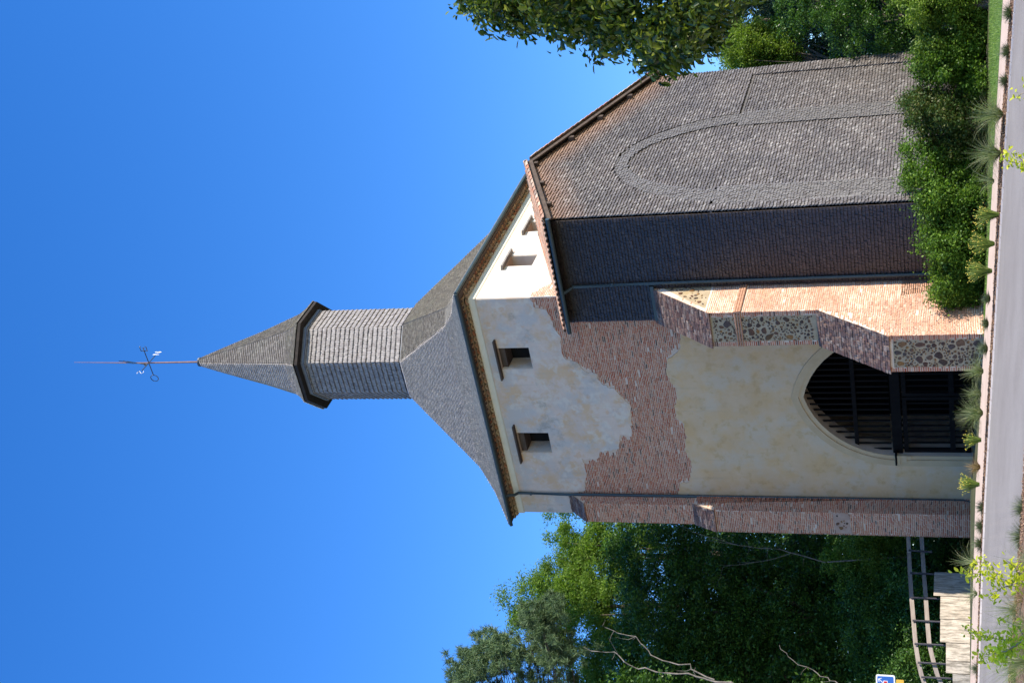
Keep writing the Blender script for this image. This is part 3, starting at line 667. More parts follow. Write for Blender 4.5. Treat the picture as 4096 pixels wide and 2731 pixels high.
for fr, z0, z1, bx0 in ((U1, 4.42, 7.76, BX0), (U2, -0.8, 2.18, BX0-.02)):
    z = z0
    while z < z1:
        for s0, s1 in ((bx0, bx0+random.uniform(.10, .19)), (BX1-random.uniform(.10, .2), BX1)):
            (BP if random.random() < .8 else BPALE).add('box', fr.p((s0+s1)/2, z), fr.ex*(s1-s0), fr.ez*0.047, fr.n*random.uniform(.006, .016))
        z += 0.066
weather(WP, (BX0-.04, -2.06, 7.72), (BX1+0.04, -2.06, 7.72), (0, 1.72, 2.18), 0, 0, 34, (0.16, 0.34), 0.032, 0.05)
WP2 = Pieces()
weather(WP2, (BX0-.05, -3.67, 2.12), (BX1+0.04, -3.67, 2.12), (0, 1.66, 2.24), 0, 0, 30, (0.10, 0.2), 0.03, 0.1)
for P_ in (WP2,): WP.T += P_.T
WP.emit('weathering_tile', M_weather, CH, 300, 'weathering_tile_run')
BP.T_all = BP.T
BP.emit('brick', M_brick, CH, 200, 'brickwork', zmin=0.5)
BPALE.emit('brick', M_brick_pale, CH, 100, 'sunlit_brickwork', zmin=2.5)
SP.emit('stone', M_stone, CH, 250, 'rubble')

# nave (shingle clad) -----------------------------------------------------
NX, NY0, NY1 = 3.07, -0.3, 12.0
AP = (3.98, 14.72); ZL = AP[1]-(AP[0]-NY0)*0.40; ZR = AP[1]-(NY1-AP[0])*0.40
NG = Frame((NX-0.02, 0, 0), (0, 1, 0), (0, 0, 1)); NS = Frame((0, NY0+0.02, 0), (1, 0, 0), (0, 0, 1))
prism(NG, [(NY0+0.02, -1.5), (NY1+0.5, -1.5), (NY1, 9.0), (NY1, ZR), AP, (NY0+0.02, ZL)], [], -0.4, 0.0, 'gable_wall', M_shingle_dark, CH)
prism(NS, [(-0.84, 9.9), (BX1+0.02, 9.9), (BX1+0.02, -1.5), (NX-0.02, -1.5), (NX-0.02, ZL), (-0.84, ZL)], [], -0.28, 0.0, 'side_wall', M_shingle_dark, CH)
MB().box(0.05, NX-0.45, NY1-0.4, NY1, -1.5, ZR).build('far_side_wall', M_mortar, CH)
MB().box(0.02, NX-0.42, NY0+0.3, NY1-.45, 12.2, 12.3).build('ceiling', M_inside, CH)
# shingles
def course(P, fr, a0, a1, b, e, wr, t=0.016, tilt=0.13, shape='box', base=0.0, over=1.25, gap=0.010, lj=(.9, 1.25), tj=(0.8, 1.25)):
    a = a0
    ez = fr.ez*math.cos(tilt)-fr.n*math.sin(tilt); n = np.cross(fr.ex, ez)
    while a < a1-0.015:
        w = random.uniform(*wr); w = min(w, a1-a)
        if a1-a-w < 0.04: w = a1-a
        h = e*over; q = random.uniform(*tj); lift = math.sin(tilt)*h*random.uniform(*lj)+base
        dz = random.uniform(-0.008, 0.008)
        s = random.uniform(-0.02, 0.02)
        P.add(shape, fr.p(a+w/2, b+dz, lift), (fr.ex+s*ez)*(w-gap), (ez-s*fr.ex)*h, n*t*q); a += w
NP = Pieces()
E = 0.108; WRG = (0.08, 0.16)
def in_arch_out(y, z):   # outer outline of the arch band
    if z < 7.66: return 0.13 < y < 7.65
    t = (z-7.66)/(11.6-7.66)
    if t > 1: return False
    half = 3.55*math.sqrt(max(0, 1-t**1.55)); return abs(y-3.93) < half
def in_arch_in(y, z):
    if z < 7.66: return 1.45 < y < 6.45
    t = (z-7.66)/(11.12-7.66)
    if t > 1: return False
    half = 2.75*math.sqrt(max(0, 1-t**1.5)); return abs(y-3.95) < half*0.99
zone = lambda y, z: 2 if in_arch_in(y, z) else (1 if in_arch_out(y, z) else (3 if z < 7.66 and (7.65 < y < 11.3) else 0))
z = 0.7
while z < AP[1]:
    yl = NY0; yr = NY1+max(0, (9-z)*0.048)
    if z > ZL-0.02: yl = AP[0]-(AP[1]-z)/0.40
    if z > ZR-0.02: yr = min(yr, AP[0]+(AP[1]-z)/0.40)
    # split the course at zone changes
    ys = np.arange(yl, yr, 0.02); st = yl; cur = zone(yl+.01, z)
    segs = []
    for yy in ys:
        zn = zone(yy, z)
        if zn != cur: segs.append((st, yy, cur)); st = yy; cur = zn
    segs.append((st, yr, cur))
    for s0, s1, zn in segs:
        if zn == 1: continue
        base = {0: 0.055, 2: 0.0, 3: 0.0}[zn]
        if s1-s0 > 0.05: course(NP, NG, s0, s1, z, E, WRG, 0.030, 0.38, base=base)
    z += E
# arch band: narrow shingles hung so that they lap sideways
NB = Pieces(); z = 0.7; ZN = 0.095
while z < 11.6:
    ys = np.arange(-0.3, 8.0, 0.075)
    for yy in ys:
        if zone(yy+.03, z+.03) == 1:
            ex = NG.ex*math.cos(0.14)-NG.n*math.sin(0.14); n = np.cross(ex, NG.ez); zz = z+0.012*random.uniform(-1, 1)+0.3*0.075*((yy*13) % 1)
            NB.add('box', NG.p(yy+0.04, zz, 0.085+0.02*random.random()), ex*0.088, NG.ez*ZN*1.05-NG.n*0.02, n*0.014)
    z += ZN
# the plain weather boards that close the steps of the panels
b = MB()
for y0, y1, z0, z1 in ((6.9, NY1+.01, 7.60, 7.66), (NY0, 0.9, 7.60, 7.66)):
    V = [NG.p(a, zz, c) for zz in (z0, z1) for a, c in ((y0, 0), (y1, 0), (y1, 0.085), (y0, 0.085))]; MB().hull8(V).build('drip_board', M_shingle, CH)
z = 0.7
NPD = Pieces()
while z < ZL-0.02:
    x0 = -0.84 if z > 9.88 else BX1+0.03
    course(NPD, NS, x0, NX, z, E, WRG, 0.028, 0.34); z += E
NB.emit('shingle', M_bandshingle, CH, 30, 'arch_band_shingles', zmin=3)
NP.emit('shingle', M_shingle, CH, 120, 'gable_shingles', zmin=2.6)
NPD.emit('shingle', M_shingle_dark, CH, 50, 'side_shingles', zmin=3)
# nave roof
VX = NX+0.30; OV = 0.45
pL = (NY0-OV, AP[1]+0.10-(AP[0]-NY0+OV)*0.40); pA = (AP[0], AP[1]+0.10); pR = (NY1+0.55, AP[1]+0.10-(NY1+0.55-AP[0])*0.40)
b = MB()
for (ya, za), (yb, zb) in ((pL, pA), (pA, pR)):
    x0 = -0.95 if ya < 0 else 0.03
    if ya < 0:   # the part in front of the tower face, then the part beside it
        yt = -0.02; zt = za+(yt-ya)*0.40
        b.hull8([(-0.95, ya, za), (VX, ya, za), (VX, yt, zt), (-0.95, yt, zt), (-0.95, ya, za+.06), (VX, ya, za+.06), (VX, yt, zt+.06), (-0.95, yt, zt+.06)])
        ya, za = yt, zt
    b.hull8([(0.03, ya, za), (VX, ya, za), (VX, yb, zb), (0.03, yb, zb), (0.03, ya, za+.06), (VX, ya, za+.06), (VX, yb, zb+.06), (0.03, yb, zb+.06)])
b.build('nave_roof_deck', M_black, CH)
# barge boards + purlin ends
b = MB()
for (ya, za), (yb, zb) in ((pL, pA), (pA, pR)):
    b.hull8([(VX-0.04, ya, za-.14), (VX+.01, ya, za-.14), (VX+.01, yb, zb-.14), (VX-0.04, yb, zb-.14), (VX-0.04, ya, za-.003), (VX+.01, ya, za-.003), (VX+.01, yb, zb-.003), (VX-0.04, yb, zb-.003)])
b.build('barge_board', M_lintel, CH)
for y_ in (0.6, 2.3, 3.98, 6.1, 7.9, 9.8, 11.6):
    zc = AP[1]-abs(y_-AP[0])*0.40-0.06
    MB().box(NX-0.3, VX-0.05, y_-0.08, y_+0.08, zc-0.16, zc+0.05).build('purlin_end', M_lintel, CH)
TP = Pieces()
def tiles(ya, za, yb, zb, x0, x1):
    sl = np.array([0, yb-ya, zb-za]); Ls = np.linalg.norm(sl); u = sl/Ls; n = np.cross((1, 0, 0), u)
    if n[2] < 0: n = -n
    nr = int(Ls/0.33); ncol = int((x1-x0)/0.2)
    for j in range(ncol):
        xc = x0+(j+.5)*(x1-x0)/ncol
        for i in range(nr):
            o = np.array([xc+random.uniform(-.012, .012), ya, za])+u*(i*0.33-0.06)+n*(0.035+0.02)
            o2 = o+np.array([0.1, 0, 0])
            TP.add('canal', o, (0.19, 0, 0), u*0.42-n*0.02, n*0.16)
            TP.add('canal', o2-n*0.0+n*0.075, (0.17, 0, 0), u*0.42, -n*0.14)
tiles(pL[0], pL[1]+.06, pA[0]-.05, pA[1]+.04, 0.06, VX-0.05)
tiles(pL[0], pL[1]+.06, -0.03, pL[1]+.06+(-.03-pL[0])*.4, -0.95, 0.06)
tiles(pR[0], pR[1]+.06, pA[0]+.05, pA[1]+.04, 0.06, VX-0.05)
# verge: tiles lapped down both slopes, and ridge
for (ya, za), (yb, zb) in ((pL, pA), (pR, pA)):
    sl = np.array([0, yb-ya, zb-za]); Ls = np.linalg.norm(sl); u = sl/Ls; n = np.cross((1., 0, 0), u); n = n if n[2] > 0 else -n
    for i in range(int(Ls/0.33)):
        TP.add('canal', np.array([VX-0.02, ya, za])+u*(i*0.33)+n*0.085, (0.25, 0, 0), u*0.42-n*0.025, n*0.22)
for i in range(9):
    TP.add('canal', np.array([VX+0.02-i*0.36, AP[0], pA[1]+0.10]), (0, 0.28, 0), (-0.42, 0, -.02), (0, 0, 0.24))
TP.emit('roof_tile', M_tile, CH, 150, 'roof_tile_run', (0, 2), 1)
b = MB(); V = []
b.tube([(-1.0, NY0-OV-0.05, pL[1]-0.02), (VX+.02, NY0-OV-0.05, pL[1]-0.02)], 0.075, 10); b.build('nave_gutter', M_metal, CH)
MB().tube([(0.55, NY0-OV-0.03, pL[1]-.05), (0.60, -0.42, pL[1]-0.35), (0.62, -0.40, 10.0), (0.61, -0.40, -1.0)], 0.055, 10).build('downpipe', M_metal, CH)
b = MB()
for z_ in (11.2, 9.0, 7.4, 4.6, 2.4): b.tube([(0.615, -0.40, z_), (0.615, -0.40, z_+0.06)], 0.066, 10)
b.build('pipe_collar', M_metal, CH)
MB().box(-0.8, 0.52, -0.45, -0.36, 9.84, 9.96).build('drip_board', M_metal, CH)

# tower roof ---------------------------------------------------------------
EZ = 16.86
SQ = [(-9.72, -0.52), (0.52, -0.52), (0.52, 9.12), (-9.72, 9.12)]
AX = np.array([-4.9, 4.3]); RO = 1.86
def octo(r, z, c=AX, k0=0): return [np.array([c[0]+r*math.sin(rad(a)), c[1]-r*math.cos(rad(a)), z]) for a in (-22.5, 22.5, 67.5, 112.5, 157.5, 202.5, 247.5, 292.5)]
OB = octo(RO+0.08, 21.16)   # order: front-left, front-right, right-front, right-back, back-right, back-left, left-back, left-front
SQ8 = [SQ[0], SQ[1], SQ[1], SQ[2], SQ[2], SQ[3], SQ[3], SQ[0]]
PS = [0, .24, .44, .58, .72, .85, 1.0]; PZ = [EZ, 17.42, 18.10, 18.86, 19.63, 20.34, 21.16]
def roof_pt(i, s):
    c = np.array(SQ8[i]); o = OB[i][:2]
    # small spread so that the corner facets are not perfectly sharp
    p = c+(o-c)*s; return np.array([p[0], p[1], float(np.interp(s, PS, PZ))])
SS = np.linspace(0, 1, 17)
b = MB()
for i in range(8):
    j = (i+1) % 8; V = []
    for s in SS: V += [roof_pt(i, s), roof_pt(j, s)]
    b.add(V, [(2*k, 2*k+1, 2*k+3, 2*k+2) for k in range(len(SS)-1)])
b.add([(x, y, EZ-0.004) for x, y in SQ], [(3, 2, 1, 0)])
b.build('tower_roof_deck', M_black, CH)
def loft(P, fa, fb, n, wr, t=0.016, tilt=0.10, shape='box', lift=0.012):
    ts = np.linspace(0, 1, 400); mids = np.array([(fa(s)+fb(s))/2 for s in ts]); Ls = np.concatenate([[0], np.cumsum(np.linalg.norm(np.diff(mids, axis=0), axis=1))])
    for k in range(n):
        s0 = float(np.interp(Ls[-1]*k/n, Ls, ts)); s1 = float(np.interp(Ls[-1]*min(1, (k+1)/n), Ls, ts))
        A, B_ = fa(s0), fb(s0); up = (fa(s1)+fb(s1))/2-(A+B_)/2; w = np.linalg.norm(B_-A)
        if w < 0.05: continue
        fr = Frame(A, B_-A, up); course(P, fr, 0, w, 0.0, np.linalg.norm(up), wr, t, tilt, shape, lift, 1.25, 0.003, (.96, 1.07), (.92, 1.1))
RP = Pieces(); RPS = Pieces(); BACK = {3, 4, 5, 6}
for i in range(8):
    j = (i+1) % 8
    loft(RPS if i in (0, 7, 6) else RP, lambda s, i=i: roof_pt(i, s), lambda s, j=j: roof_pt(j, s), 56, (0.10, 0.18), 0.036, 0.34)
RP.emit('shingle', M_roofshingle, CH, 10, 'tower_roof_shingles'); RPS.emit('shingle', M_roofsilver, CH, 40, 'pale_roof_shingles')
b = MB()
e_ = [(-9.74, -0.56, EZ-.03), (0.56, -0.56, EZ-.03), (0.56, 9.1, EZ-.03)]
b.tube(e_[:2], 0.07, 8); b.tube(e_[1:], 0.07, 8); b.build('tower_gutter', M_metal, CH)
MB().box(XL-.15, 0.45, -0.45, 9.0, EZ-0.06, EZ-0.03).build('eaves_board', M_lintel, CH)
MB().tube([(-8.35, -0.5, EZ-0.07), (-8.45, -0.3, EZ-0.35), (-8.50, -0.12, EZ-0.45), (-8.54, -0.12, 14.4), (-8.53, -0.12, 14.0), (-8.53, -0.11, 0.25), (-8.53, -0.3, -0.2)], 0.058, 10).build('downpipe', M_metal, CH)
b = MB()
for z_ in (15.9, 13.2, 11.6, 9.8, 7.8, 5.9, 3.9, 1.9, 0.5): b.tube([(-8.53, -0.115, z_), (-8.53, -0.115, z_+0.06)], 0.07, 10)
b.build('pipe_collar', M_metal, CH)
# turret ------------------------------------------------------------------
ZT0, ZT1 = 21.12, 25.75
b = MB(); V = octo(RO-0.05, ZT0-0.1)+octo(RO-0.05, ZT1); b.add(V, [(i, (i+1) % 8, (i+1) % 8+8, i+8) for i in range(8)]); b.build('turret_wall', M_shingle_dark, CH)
UPc = Pieces()
o0 = octo(RO, 0)
for i in range(8):
    A, B_ = o0[i], o0[(i+1) % 8]; w = np.linalg.norm(B_-A); fr = Frame(A-np.array([0, 0, 0]), B_-A, (0, 0, 1)); fr.o = fr.o-fr.n*0.045
    z = ZT0+0.17
    while z < ZT1-0.1:
        n = 19
        course(UPc, fr, 0, w, z, 0.085, (w/n-1e-4, w/n), 0.034, 0.16, 'point', 0.02, 1.5)
        course(UPc, fr, 0, w, z+0.105, 0.095, (0.10, 0.18), 0.026, 0.20, 'box', 0.0, 1.2); z += 0.205
UPc.emit('shingle', M_turret, CH, 50, 'turret_shingles')
b = MB(); V = octo(RO+0.02, ZT0-0.1)+octo(RO+0.19, ZT0-0.02)+octo(RO+0.05, ZT0+0.13)
b.add(V, [(8+i, 8+(i+1) % 8, (i+1) % 8+16, i+16) for i in range(8)]+[(i, (i+1) % 8, 8+(i+1) % 8, 8+i) for i in range(8)]); b.build('turret_flashing', M_flash, CH)
b = MB(); V = octo(RO+0.07, ZT1-0.28)+octo(RO+0.07, ZT1-0.02)+octo(RO-0.04, ZT1-0.28); b.add(V, [(i, (i+1) % 8, (i+1) % 8+8, i+8) for i in range(8)]+[(16+i, 16+(i+1) % 8, (i+1) % 8, i) for i in range(8)]); b.build('fascia', M_blueboard, CH)
ZS = 25.60; RS = 2.26
b = MB(); V = octo(RS, ZS)+octo(RS, ZS+0.12)+octo(0.5, ZS+0.05); b.add(V, [(i, (i+1) % 8, (i+1) % 8+8, i+8) for i in range(8)]+[(16+i, 16+(i+1) % 8, (i+1) % 8, i) for i in range(8)]); b.build('spire_soffit', M_black, CH)
SPZ = [ZS+0.12, 25.98, 26.4, 28.2, 29.8, 31.35]; SPR = [RS, 2.0, 1.72, 1.10, 0.62, 0.13]
LEAN = np.array([-0.16, -0.10])
def sp_pt(i, s):
    z = SPZ[0]+(SPZ[-1]-SPZ[0])*s; r = float(np.interp(z, SPZ, SPR)); a = rad((-22.5, 22.5, 67.5, 112.5, 157.5, 202.5, 247.5, 292.5)[i])
    c = AX+LEAN*max(0, (z-26)/5.35); return np.array([c[0]+r*math.sin(a), c[1]-r*math.cos(a), z])
b = MB(); SS2 = np.linspace(0, 1, 25)
for i in range(8):
    V = []
    for s in SS2: V += [sp_pt(i, s), sp_pt((i+1) % 8, s)]
    b.add(V, [(2*k, 2*k+1, 2*k+3, 2*k+2) for k in range(len(SS2)-1)])
b.build('spire_deck', M_black, CH)
XP = Pieces(); XPS = Pieces()
for i in range(8): loft(XPS if i in (0, 7, 6) else XP, lambda s, i=i: sp_pt(i, s), lambda s, i=i: sp_pt((i+1) % 8, s), 54, (0.10, 0.17), 0.032, 0.3)
XP.emit('shingle', M_roofshingle, CH, 20, 'spire_shingles'); XPS.emit('shingle', M_roofsilver, CH, 20, 'pale_spire_shingles')
TOP = np.array([AX[0]+LEAN[0], AX[1]+LEAN[1]])
b = MB(); b.tube([(*TOP, 31.05), (*TOP, 31.38), (*TOP, 31.42)], [0.19, 0.11, 0.10], 12); b.build('spire_cap', M_rust, CH)
b = MB(); b.tube([(*TOP, 31.40), (*TOP, 31.48)], [0.2, 0.2], 12); b.build('cap_collar', M_iron, CH)
WV = empty('weathervane', (TOP[0], TOP[1], 31.4)); WV.parent = CH; BASE[WV.name] = (TOP[0], TOP[1], 31.4)
def vb(mb, name, material):
    mb.v = [(x-TOP[0], y-TOP[1], z-31.4) for x, y, z in mb.v]; return mb.build(name, material, WV)
tx, ty = TOP
vb(MB().tube([(tx, ty, 31.4), (tx-.0, ty, 34.4), (tx+.07, ty+.04, 37.9)], [0.042, 0.028, 0.008], 8), 'mast', M_rust)
ZC = 34.02
vb(MB().tube([(tx-0.62, ty, ZC), (tx+0.62, ty, ZC)], 0.02, 6), 'arm', M_iron)
vb(MB().tube([(tx, ty-0.62, ZC), (tx, ty+0.62, ZC)], 0.02, 6), 'arm', M_iron)
def strokes(mb, c, u, pts, w=0.018):
    """letter strokes in the upright plane spanned by u and z"""
    for st in pts:
        mb.tube([np.array(c)+np.array(u)*a+np.array([0, 0, 1.])*z_ for a, z_ in st], w, 5)
h = 0.16
e = MB(); strokes(e, (tx+0.62, ty, ZC), (1, 0, 0), [[(0, -h), (0, h)], [(0, h), (0.22, h), (0.22, h-.06)], [(0, 0), (0.14, 0)], [(0.14, .05), (0.14, -.05)], [(0, -h), (0.22, -h), (0.22, -h+.06)]]); vb(e, 'letter_e', M_iron)
o_ = MB(); strokes(o_, (tx-0.80, ty, ZC), (1, 0, 0), [[(0.16*math.cos(t), 0.19*math.sin(t)) for t in np.linspace(0, 6.2832, 17)]]); vb(o_, 'letter_o', M_iron)
n_ = MB(); strokes(n_, (tx, ty+0.66, ZC), (0, 1, 0), [[(0, -h), (0, h)], [(0, h), (0.22, -h)], [(0.22, -h), (0.22, h)]], 0.013); vb(n_, 'letter_n', M_whitepaint)
s_ = MB(); strokes(s_, (tx, ty-0.66, ZC), (0, -1, 0), [[(0.2, h*.7), (0.1, h), (0.0, h*.6), (0.1, 0), (0.2, -h*.6), (0.1, -h), (0.0, -h*.7)]], 0.013); vb(s_, 'letter_s', M_whitepaint)
# bird on its arrow, tail towards the viewer
ZV = 34.62; dv = np.array([0.62, -0.78, 0.0]); dv /= np.linalg.norm(dv)
ar = MB(); ar.tube([np.array([tx, ty, ZV])-dv*0.62, np.array([tx, ty, ZV])+dv*0.75], 0.018, 6)
ar.tube([np.array([tx, ty, ZV])-dv*0.80, np.array([tx, ty, ZV])-dv*0.60], [0.004, 0.07], 6); vb(ar, 'arrow', M_iron)
bird = [(-0.10, 0.02), (0.05, -0.02), (0.28, 0.02), (0.46, 0.12), (0.70, 0.08), (1.0, 0.02), (0.74, 0.16), (0.98, 0.26), (0.70, 0.25), (0.5, 0.24), (0.34, 0.34), (0.12, 0.36), (-0.05, 0.42), (-0.20, 0.36), (-0.14, 0.24), (-0.16, 0.10)]
fb = Frame((tx, ty, ZV), dv, (0, 0, 1))
bo = prism(fb, bird, [], -0.012, 0.012, 'bird', M_iron, WV); bo.location = (-tx, -ty, -31.4)

# ================================================================== PLANTS
def leafcloud(C, size, r, up=0.5, shape='leaf', aspect=0.5, drop=None, fold=0.25):
    """C: (N,3) leaf positions; returns vertices, faces, per-vertex random"""
    n = len(C); nn = r.normal(size=(n, 3)); nn[:, 2] = np.abs(nn[:, 2])+up; nn /= np.linalg.norm(nn, axis=1)[:, None]
    t = r.normal(size=(n, 3))
    if drop is not None: t = t*0.5+np.array(drop)
    t -= nn*(t*nn).sum(1)[:, None]; t /= np.linalg.norm(t, axis=1)[:, None]+1e-9
    b_ = np.cross(nn, t); s = (size*r.uniform(0.65, 1.3, n))[:, None]; w = s*aspect
    rv = r.random(n)
    if shape == 'leaf':
        V = np.stack([C, C+t*s*.35+b_*w*.5+nn*w*fold, C+t*s*.75+b_*w*.38+nn*w*fold, C+t*s, C+t*s*.75-b_*w*.38+nn*w*fold, C+t*s*.35-b_*w*.5+nn*w*fold], 1)
        k = 6; Fc = np.array([[0, 1, 2, 3], [0, 3, 4, 5]])
    else:
        V = np.stack([C-t*s*.5, C+b_*w*.5, C+t*s*.5, C-b_*w*.5], 1); k = 4; Fc = np.array([[0, 1, 2, 3]])
    F_ = (np.arange(n)[:, None, None]*k+Fc[None]).reshape(-1, 4)
    return V.reshape(-1, 3), F_, np.repeat(rv, k)
def ell_points(n, c, R_, r, shell=0.55):
    d = r.normal(size=(n, 3)); d /= np.linalg.norm(d, axis=1)[:, None]
    q = r.uniform(shell**3, 1, n)**(1/3.0); return np.array(c)+d*q[:, None]*np.array(R_)
def plant(name, label, cat, base, ells, ncl, nleaf, lsize, material, trunk=0.2, seed=1, clr=0.5, group=None, up=0.5, shape='quad', aspect=0.5,
          shell=0.6, limbs=8, bark=None, flat_=0.7, drop=None, stems=1):
    r = np.random.default_rng(seed); base = np.array(base, float)
    o = empty(name, tuple(base)); tag(o, label, cat, group)
    vol = np.array([e[3]*e[4]*e[5] for e in ells]); vol = vol/vol.sum(); cls = []
    for e, v in zip(ells, vol): cls.append(ell_points(max(3, int(ncl*v)), e[:3], e[3:6], r, shell))
    K = np.concatenate(cls); ci = r.integers(0, len(K), nleaf); cr = r.uniform(0.6, 1.4, len(K))*clr
    C = K[ci]+r.normal(size=(nleaf, 3))*(cr[ci][:, None])*np.array([0.55, 0.55, 0.55*flat_])
    C = C[C[:, 2] > base[2]+0.02]
    V, Fc, rv = leafcloud(C, lsize, r, up, shape, aspect, drop)
    mk('crown', V-base, Fc, material, o, rv)
    b = MB(); cen = np.average([e[:3] for e in ells], axis=0, weights=vol)
    zt = min(e[2]-e[5]*0.3 for e in ells); top = np.array([cen[0], cen[1], max(e[2] for e in ells)])
    for st in range(stems):
        off = np.array([r.uniform(-.3, .3)*(stems > 1), r.uniform(-.3, .3)*(stems > 1), 0])*ells[0][3]
        mid = base+(top-base)*0.4+r.normal(size=3)*0.1*trunk+off
        b.tube([base-np.array([0, 0, 0.3])+off*0.3, base+(mid-base)*0.5, mid, base+(top-base)*0.85+off], [trunk*1.2, trunk, trunk*.75, trunk*.25], 8)
    for k in r.choice(len(K), min(limbs, len(K)), replace=False):
        s = r.uniform(0.25, 0.7); p0 = base+(top-base)*s; p1 = K[k]; pm = (p0+p1)/2+np.array([0, 0, -0.08*np.linalg.norm(p1-p0)])
        b.tube([p0, pm, p1], [trunk*.38, trunk*.22, trunk*.06], 6)
    b.v = [(x-base[0], y-base[1], z_-base[2]) for x, y, z_ in b.v]
    b.build('trunk' if trunk > 0.08 else 'stem', bark or M_bark, o); return o
def P3(x, y, d): return atd(x, y, d)
def E3(x, y, d, rx, ry=None, rz=None):   # ellipsoid centred on a measured direction at distance d
    p = atd(x, y, d); return (p[0], p[1], p[2], rx, ry or rx, rz or rx)
def gnd(Y, d): return flat(Y, d, float(np.interp(d, (29, 38, 41, 44.5), [R_near[int(np.argmin(abs(COLS-Y)))][2], R_kerb[int(np.argmin(abs(COLS-Y)))][2], R_path[int(np.argmin(abs(COLS-Y)))][2], zfar(Y)])))
v = lambda X, Y: (X*1.7415, Y*1.7415)

# hedge shrubs along the lawn (right half of the upright picture)
def shrub(label, X0, X1, Y0, Y1, d, mt, n, seed, top=None, ls=0.085):
    """X0..X1 top/bottom and Y0..Y1 left/right as read off the photograph"""
    c = ((X0+X1)/2*1.7415, (Y0+Y1)/2*1.7415); p = atd(*c, d)
    hz = (X1-X0)*1.7415/2/FPX*d*1.02; hx = (Y1-Y0)*1.7415/2/FPX*d
    base = gnd(c[1], d); base[2] = min(base[2], p[2]-hz+0.1)
    r = np.random.default_rng(seed); cr = np.array([math.cos(rad(31.65)), math.sin(rad(31.65)), 0])
    ells = []
    for k in range(12):
        t = r.uniform(-.62, .62); u = r.uniform(-.5, .45) if k < 8 else -0.75
        ells.append((*(p+cr*hx*t+np.array([0, 0, hz*u])+np.array([-cr[1], cr[0], 0])*(r.uniform(-.5, .5)-u*0.9)), hx*0.42, 1.1, hz*0.5))
    return plant('hedge_shrub', label, 'shrub', base, ells, 230, int(n*1.25), ls, mt, 0.07, seed, 0.25, 'leafy shrubs of the hedge below the gable', shape='quad', aspect=0.62, shell=0.5, limbs=14, stems=3, flat_=1.0)
shrub('rounded green shrub at the left end of the hedge, before the sunlit buttress', 2092, 2262, 470, 712, 43.0, LM['hedge'], 52000, 11)
shrub('tall dark hedge shrub in the middle, below the gable corner and the shaded side wall', 2068, 2262, 330, 500, 43.6, LM['hedge'], 50000, 12)
shrub('bronze tinged hedge shrub below the middle of the shingle gable', 2066, 2262, 205, 375, 44.0, LM['hedge_brown'], 48000, 13)
shrub('bright green hedge shrub below the right edge of the shingle gable', 2085, 2262, 95, 225, 44.6, LM['hedge'], 42000, 14)
shrub('bright yellowish hedge shrub at the right end of the hedge, under the dark conifers', 2070, 2262, -90, 120, 45.2, LM['yellowgreen'], 56000, 15)
shrub('dark unseen shrub extending the hedge beyond the right edge of the view, added to shade its neighbours', 2040, 2262, -330, -80, 46.0, LM['hedge'], 30000, 16)  # out of view, added so the lower hedge falls in shade
# conifers and trees behind the gable, at the right
GR = 'trees behind the shingle gable'
def tree(label, pts, base, mt, ncl, nl, ls, seed, clr, tr, group, name='tree', **k):
    return plant(name, label, 'tree', base, pts, ncl, nl, ls, mt, tr, seed, clr, group, **k)
tree('dark fir with drooping sprays rising behind the right end of the gable roof', [E3(2960, 60, 66, 2.4, 2.4, 3.6), E3(3150, 130, 66, 2.9, 2.9, 3.6), E3(3400, 110, 66, 3.2, 3.2, 3.6), E3(2880, -120, 66, 2.4, 2.4, 4)],
     gnd(80, 66), LM['conifer'], 200, 80000, 0.16, 21, 0.40, 0.3, GR, 'conifer', up=0.1, aspect=0.35, drop=(0, 0, -0.9))
tree('pale green broadleaf tree leaning against the right edge of the gable roof', [E3(3010, 205, 61, 1.3, 1.3, 1.3), E3(2960, 215, 60, 0.9, 1.0, 1.1), E3(3090, 190, 61, 1.2, 1.2, 1.4)],
     gnd(330, 61), LM['yellowgreen'], 150, 42000, 0.12, 22, 0.36, 0.16, GR)
tree('tall blackish fir at the upper right, beyond the hanging branch', [E3(2900, -40, 72, 3.0, 3.0, 4.0), E3(3080, -160, 72, 4, 4, 4), E3(3300, -200, 72, 4, 4, 5), E3(3550, -60, 70, 4, 4, 4.5)],
     gnd(-120, 72), LM['conifer'], 220, 70000, 0.2, 23, 0.5, 0.3, GR, 'conifer', up=0.1, aspect=0.35, drop=(0, 0, -0.9))
tree('small dark tree filling the gap between gable edge and hedge', [E3(3450, 80, 56, 2.0, 2.0, 2.4), E3(3650, 40, 56, 2.2, 2.2, 2.2), E3(3300, 30, 57, 1.8, 1.8, 2)],
     gnd(60, 56), LM['dark'], 170, 50000, 0.11, 24, 0.36, 0.12, GR, limbs=3)
# wood at the left of the church
GL = 'trees of the wood beside the church'
tree('feathery light green tree whose crown shows beside the top of the corner pier', [E3(2290, 2130, 64, 1.6, 1.6, 1.5), E3(2250, 2290, 64, 1.3, 1.3, 1.1), E3(2400, 2300, 64, 2.2, 2.2, 1.7), E3(2500, 2150, 64, 2.2, 2, 1.8), E3(2200, 2330, 64, 0.7, .7, 0.8)],
     gnd(2250, 64), LM['light'], 260, 62000, 0.15, 31, 0.40, 0.22, GL, aspect=0.34, shell=0.3)
tree('feathery light green tree reaching highest between pine and church', [E3(2130, 2395, 62, 1.3, 1.3, 1.1), E3(2060, 2430, 62, 0.9, 0.9, 0.9), E3(2200, 2440, 62, 1.5, 1.4, 1.3), E3(2330, 2440, 62, 1.8, 1.8, 1.6), E3(2470, 2450, 62, 2, 2, 1.6)],
     gnd(2420, 62), LM['light'], 230, 52000, 0.15, 32, 0.40, 0.2, GL, aspect=0.34, shell=0.3)
